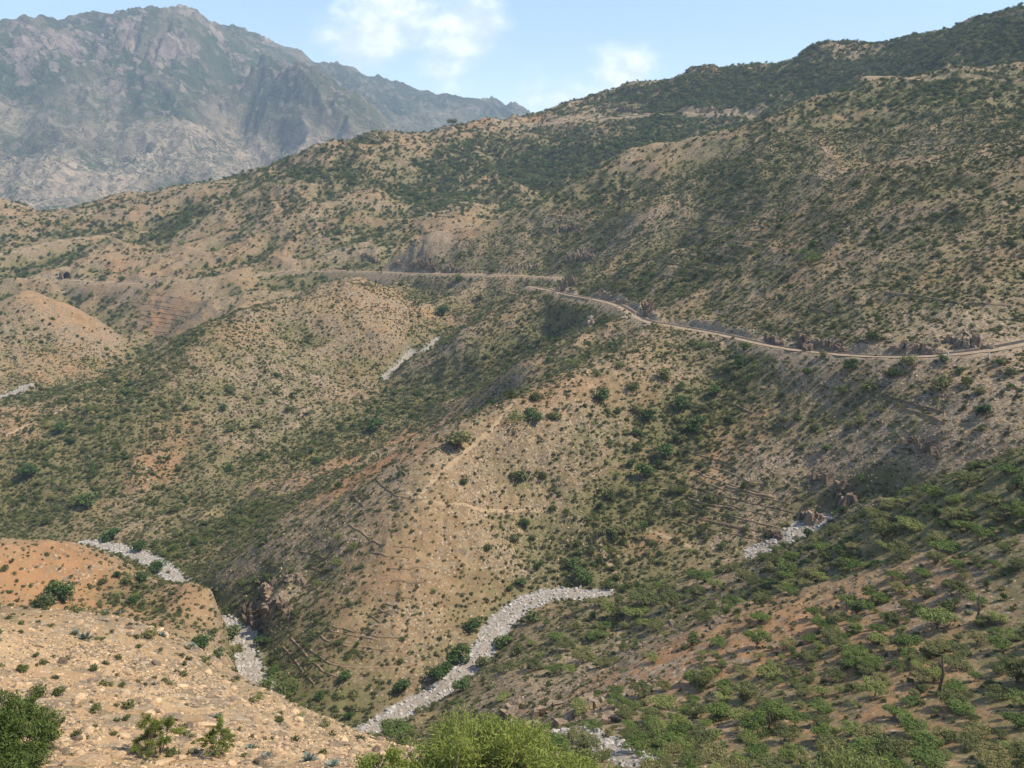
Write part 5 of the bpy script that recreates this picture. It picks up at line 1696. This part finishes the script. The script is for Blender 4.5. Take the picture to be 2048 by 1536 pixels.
def contour(px, py, length, step=.9):
    """a line that keeps its level along the hillside"""
    p0 = at(px, py)
    if p0 is None:
        return None
    side = []
    for sg in (-1, 1):
        x, y = p0.x, p0.y
        pts = []
        for i in range(int(length / 2 / step)):
            t = ground_tilt((x, y))
            d = Vector((-t.y, t.x)); d = d.normalized() * sg
            x, y = x + d.x * step, y + d.y * step
            e = float(ground_z(x, y)) - p0.z
            x, y = x + t.x * e * .8, y + t.y * e * .8
            pts.append((x, y, float(ground_z(x, y))))
        side.append(pts)
    P = np.array(side[0][::-1] + [tuple(p0)] + side[1])
    return P


ORD = ['first', 'second', 'third', 'fourth', 'fifth', 'sixth', 'seventh', 'eighth', 'ninth', 'tenth', 'eleventh', 'twelfth', 'thirteenth', 'fourteenth', 'fifteenth', 'sixteenth', 'seventeenth', 'eighteenth', 'nineteenth', 'twentieth']
WALLS = {
    ('dark stone terrace wall across the orange flank of the central hill, {} from the left', 'terrace walls on the orange flank'): [
        [(563, 949), (570, 960)], [(579, 943), (591, 964)], [(602, 932), (612, 955), (626, 976)], [(640, 949), (658, 987)], [(664, 917), (690, 946)], [(687, 891), (702, 925), (723, 973)], [(702, 976), (711, 1005)], [(718, 902), (734, 946)],
        [(752, 888), (755, 932), (767, 946)], [(771, 885), (772, 911)], [(780, 976), (788, 993)], [(793, 897), (794, 940), (802, 973)], [(819, 870), (825, 897)], [(835, 867), (841, 885)], [(851, 858), (862, 876)], [(872, 844), (878, 863)]],
    ('stone terrace wall on the pale face of the central hill, {} from the top', 'terrace walls on the pale face'): [
        [(699, 1049), (752, 1084), (770, 1093)], [(788, 1093), (831, 1097)], [(600, 1102), (655, 1119)], [(743, 1105), (772, 1113), (825, 1116)], [(620, 1134), (662, 1146)], [(775, 1137), (813, 1140), (862, 1138)],
        [(784, 1163), (828, 1166), (857, 1165)], [(775, 1188), (805, 1195), (837, 1195)], [(772, 1207), (808, 1222)], [(760, 1219), (787, 1233)], [(734, 1225), (764, 1248)]],
    ('curved stone terrace wall at the foot of the central hill, {} from the top', 'curved terrace walls at the hill foot'): [
        [(708, 1244), (730, 1272), (758, 1290)], [(667, 1272), (685, 1297), (737, 1314)], [(690, 1252), (694, 1278), (720, 1290)], [(593, 1300), (591, 1335), (600, 1359)], [(614, 1300), (618, 1322), (625, 1337)], [(642, 1310), (660, 1328), (684, 1337)], [(650, 1316), (685, 1340)], [(736, 1325), (745, 1345)]],
    ('curved stone terrace wall near the crest of the left ridge, {} from the top', 'terrace walls on the left ridge'): [
        [(345, 713), (352, 734), (400, 754)], [(322, 735), (345, 760), (372, 774)], [(294, 768), (328, 785), (383, 799)], [(266, 765), (284, 788), (300, 800)], [(240, 800), (262, 822)], [(133, 815), (147, 833)], [(328, 860), (366, 864)], [(342, 874), (372, 876)], [(318, 894), (342, 896)], [(277, 913), (328, 913)]],
    ('low stone bank of the terraced field by the far riverbed, {} from the top', 'field banks'): [
        [(205, 1180), (255, 1176), (320, 1168)], [(195, 1187), (255, 1184), (330, 1172)], [(190, 1193), (255, 1192), (330, 1179)], [(200, 1200), (260, 1199), (320, 1190)]],
}
sd_ = 0
for (lab_, grp_), lines_ in WALLS.items():
    i_ = -1
    for l_ in lines_:
        sd_ += 1
        if 'face' in grp_ or 'field' in grp_:
            P_ = ground_line(l_)
        else:
            mx_, my_ = (l_[0][0] + l_[-1][0]) / 2, (l_[0][1] + l_[-1][1]) / 2
            P_ = contour(mx_, my_, (13, 17, 21)[sd_ % 3], .7)
            if P_ is not None and np.ptp(P_[:, 2]) > 3:
                P_ = None
        if P_ is None:
            continue
        i_ += 1
        far_ = float(np.linalg.norm(P_[0])) / 250
        stone_wall(P_, .38 * min(far_, 1.25), (.24 if 'orange' in lab_ else .21) * min(far_, 1.25), sd_, lab_.format(ORD[i_]), grp_)
rw_ = random.Random(5)
for grp_, lab_, spots_ in [('level terrace walls on the left ridge', 'level terrace wall on the green side of the left ridge, {} from the top', [(230 - 9 * i + 30 * (i % 3), 790 + 22 * i) for i in range(12)]),
                           ('level terrace walls on the far ridge', 'thin terrace wall across the far ridge below the pass, {} from the top', [(640 - 7 * i + 60 * (i % 2), 372 + 13 * i) for i in range(12)]),
                           ('level terrace walls on the stony left ridge face', 'thin terrace wall on the stony face of the left ridge, {} from the top', [(470 - 8 * i + 40 * (i % 2), 690 + 20 * i) for i in range(12)]),
                           ('level terrace walls right of the gully', 'level terrace wall on the brown slope right of the dark gully, {} from the top', [(1380 + 9 * i, 905 + 20 * i) for i in range(9)]),
                           ('level terrace walls on the middle spur', 'level terrace wall on the middle spur under the road, {} from the top', [(1140 - 20 * i, 650 + 14 * i) for i in range(8)])]:
    i_ = -1
    for px_, py_ in spots_:
        P_ = contour(px_, py_, rw_.uniform(26, 48))
        if P_ is not None and np.ptp(P_[:, 2]) < 3:
            i_ += 1
            stone_wall(P_, .3 if np.linalg.norm(P_[0]) < 500 else .6, .16 if np.linalg.norm(P_[0]) < 500 else .3, 1200 + px_ + py_, lab_.format(ORD[i_]), grp_)
n__ = 0
for row_ in range(7):
    for c_ in range(4):
        P_ = contour(1345 + c_ * 48 + row_ * 10 + rw_.uniform(-14, 14), 555 - row_ * 20 - c_ * 13 + rw_.uniform(-5, 5), rw_.uniform(9, 20))
        if P_ is not None and np.ptp(P_[:, 2]) < 3:
            stone_wall(P_, .55, .4, 700 + row_ * 9 + c_, f'short stone terrace wall above the road, {ORD[c_]} from the left in the {ORD[row_]} row', 'short terrace walls above the road')
for row_ in range(11):
    P_ = contour(320 + rw_.uniform(-25, 25), 592 + row_ * 9, rw_.uniform(36, 62))
    if P_ is not None and np.ptp(P_[:, 2]) < 3:
        stone_wall(P_, .4, .2, 800 + row_, f'long thin terrace wall on the red slope under the far road, {ORD[row_]} from the top', 'terrace walls under the far road')
for px_, py_, l_, lab_ in [(1880, 600, 40, 'long terrace wall running level above the road bend'), (1640, 620, 16, 'short terrace wall above the rock cutting'), (1820, 806, 18, 'terrace wall among bushes below the road bend'), (1850, 830, 16, 'lower terrace wall among bushes below the road bend'), (1480, 815, 12, 'terrace wall on the right side of the gully'), (1500, 985, 14, 'terrace wall above the upper riverbed'), (1420, 1010, 14, 'terrace wall on the brown slope right of the gully'), (1450, 1050, 14, 'lowest terrace wall on the brown slope right of the gully')]:
    P_ = contour(px_, py_, l_)
    if P_ is not None:
        stone_wall(P_, .5, .32, 900 + px_, lab_)

# ------------------------------------------------------------------ footpaths
for i_, (l_, w_, lab_) in enumerate([
        ([(1030, 800), (990, 850), (950, 890), (905, 925), (868, 960), (838, 990)], .9, 'pale footpath along the crest of the central hill'),
        ([(815, 985), (850, 1003), (900, 1010), (960, 1018), (1010, 1022), (1050, 1018), (1095, 1022)], .7, 'footpath crossing the face of the central hill'),
        ([(1196, 1060), (1200, 1095), (1218, 1125), (1240, 1160)], 1.1, 'orange footpath dropping beside the gully'),
        ([(1238, 1262), (1236, 1300), (1262, 1322), (1300, 1345)], .8, 'orange footpath on the spur toe'),
        ([(10, 872), (60, 848), (110, 826), (160, 800), (230, 765)], .9, 'orange track along the left ridge crest'),
        ([(1300, 1062), (1340, 1078), (1385, 1096)], .8, 'orange track on the brown slope')]):
    P_ = ground_line(l_, .6)
    struct(ribbon('path', P_, w_ * .7, 3, M_PATH, 0, .09, True, .5, seed=60 + i_), lab_)

# ------------------------------------------------------------------ works along the road
L_ = dense(ROADS[0][0], 1.0)
rp_ = project(L_)
k_ = np.where((rp_[0] > 1118) & (rp_[0] < 1190))[0]
W0_ = L_[k_]
T_ = np.gradient(W0_[:, :2], axis=0); T_ /= np.linalg.norm(T_, axis=1)[:, None]
S_ = np.stack([-T_[:, 1], T_[:, 0]], 1)
if (W0_[0, :2] + S_[0] * 3) @ (-W0_[0, :2]) < W0_[0, :2] @ (-W0_[0, :2]):
    S_ = -S_
V_, F_ = [], []
for i_ in range(len(W0_)):
    for o__, dz_ in ((2.6, .25), (3.1, .25), (4.2, -6.0), (2.6, -6.0)):
        V_.append([*(W0_[i_, :2] + S_[i_] * o__), W0_[i_, 2] + dz_])
    if i_:
        b_ = (i_ - 1) * 4
        for q_ in range(4):
            F_.append((b_ + q_, b_ + (q_ + 1) % 4, b_ + 4 + (q_ + 1) % 4, b_ + 4 + q_))
tag(link('retaining_wall', mesh_from('retaining_wall', np.array(V_), np.array(F_)), None, M_GREY), 'stone retaining wall holding up the road by the rock tower', 'retaining wall')['kind'] = 'thing'
M_POST = plain_material('whitewashed stone', (.62, .58, .52), (.48, .44, .38), 6)
for px_, py_, lab_ in [(1977, 716, 'marker post on the outer side of the road near the right edge'), (1271, 632, 'pale marker stone at the road narrows'), (1507, 668, 'pale marker post at the inner side of the road'), (1895, 716, 'marker post on the road bend')]:
    p_ = at(px_, py_)
    bm_ = bmesh.new()
    bmesh.ops.create_cone(bm_, cap_ends=True, segments=8, radius1=.22, radius2=.16, depth=1.5)
    bmesh.ops.create_cone(bm_, cap_ends=True, segments=8, radius1=.3, radius2=.28, depth=.3)
    for v_ in bm_.verts[-16:]:
        v_.co.z -= .68
    me_ = bpy.data.meshes.new('marker_post'); bm_.to_mesh(me_); bm_.free()
    o_ = tag(link('marker_post', me_, None, M_POST), lab_, 'post', 'marker posts along the road')
    o_.location = p_ + Vector((0, 0, .65))
c0_, c1_ = at(1936, 662), at(1958, 694)
cl_ = dense(np.array([tuple(c0_), tuple(c1_)]), 1.0)
cl_[:, 2] = ground_z(cl_[:, 0], cl_[:, 1])
V_, F_ = [], []
d_ = (c1_ - c0_).to_2d().normalized()
for i_, p_ in enumerate(cl_):
    for o__, dz_ in ((-1.1, .45), (-.7, .5), (-.5, .15), (.5, .15), (.7, .5), (1.1, .45)):
        V_.append((p_[0] - d_.y * o__, p_[1] + d_.x * o__, p_[2] + dz_))
    if i_:
        b_ = (i_ - 1) * 6
        F_ += [(b_ + q_, b_ + q_ + 1, b_ + 7 + q_, b_ + 6 + q_) for q_ in range(5)]
tag(link('drain_chute', mesh_from('drain_chute', np.array(V_), np.array(F_)), None, M_GREY), 'masonry drain chute running down the cutting to the road', 'drain chute')

# tunnel mouth on the far road
tp_ = at(132, 557)
te_ = bpy.data.objects.new('tunnel_portal', None)
COL.objects.link(te_)
te_.location = tp_
te_.rotation_euler = (0, 0, -math.atan2(tp_.x, tp_.y) + .35)
tag(te_, 'small dark tunnel mouth where the far road enters the slope', 'tunnel')
V_, F_ = [], []
n__ = 10
prof_ = [(-2.4, -.5)] + [(2.4 * -math.cos(math.pi * q_ / n__), 2.4 + 2.2 * math.sin(math.pi * q_ / n__)) for q_ in range(n__ + 1)] + [(2.4, -.5)]
outer_ = [(-3.6, -.5)] + [(3.6 * -math.cos(math.pi * q_ / n__), 2.6 + 3.2 * math.sin(math.pi * q_ / n__)) for q_ in range(n__ + 1)] + [(3.6, -.5)]
m__ = len(prof_)
for y_ in (-2.2, 3.0):
    V_ += [(a_, y_, b_) for a_, b_ in prof_] + [(a_, y_, b_) for a_, b_ in outer_]
for q_ in range(m__ - 1):
    F_ += [(q_, q_ + 1, m__ + q_ + 1, m__ + q_), (q_, 2 * m__ + q_, 2 * m__ + q_ + 1, q_ + 1), (m__ + q_, m__ + q_ + 1, 3 * m__ + q_ + 1, 3 * m__ + q_)]
link('arch', mesh_from('arch', np.array(V_), np.array(F_)), te_, M_GREY)
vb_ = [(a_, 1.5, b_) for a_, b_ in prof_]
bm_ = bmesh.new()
bm_.faces.new([bm_.verts.new(v_) for v_ in vb_])  # flat black face across the arch, standing in for the unlit depth
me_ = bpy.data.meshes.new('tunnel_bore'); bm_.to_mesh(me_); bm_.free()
link('bore', me_, te_, M_TUNNEL_DARK)

# ------------------------------------------------------------------ the hazy air
def build_haze():
    bm = bmesh.new()
    bmesh.ops.create_cube(bm, size=1.0)
    lo, hi = Vector((-5200, -400, -420)), Vector((4200, 5700, 760))
    for v in bm.verts:
        v.co = Vector([lo[i] if v.co[i] < 0 else hi[i] for i in range(3)])
    me = bpy.data.meshes.new('haze')
    bm.to_mesh(me); bm.free()
    m = bpy.data.materials.new('hazy air')
    m.use_nodes = True
    nt = m.node_tree
    nt.nodes.clear()
    out = nt.nodes.new('ShaderNodeOutputMaterial')
    pv = nt.nodes.new('ShaderNodeVolumePrincipled')
    pv.inputs['Color'].default_value = (.64, .81, 1.0, 1)
    pv.inputs['Density'].default_value = HAZE
    pv.inputs['Anisotropy'].default_value = 0.0
    nt.links.new(pv.outputs[0], out.inputs['Volume'])
    me.materials.append(m)
    o = link('haze', me)
    o['kind'] = 'stuff'
    o['label'] = 'pale blue haze filling the valley air'
    return o


HAZE = 1.35e-4
build_haze()
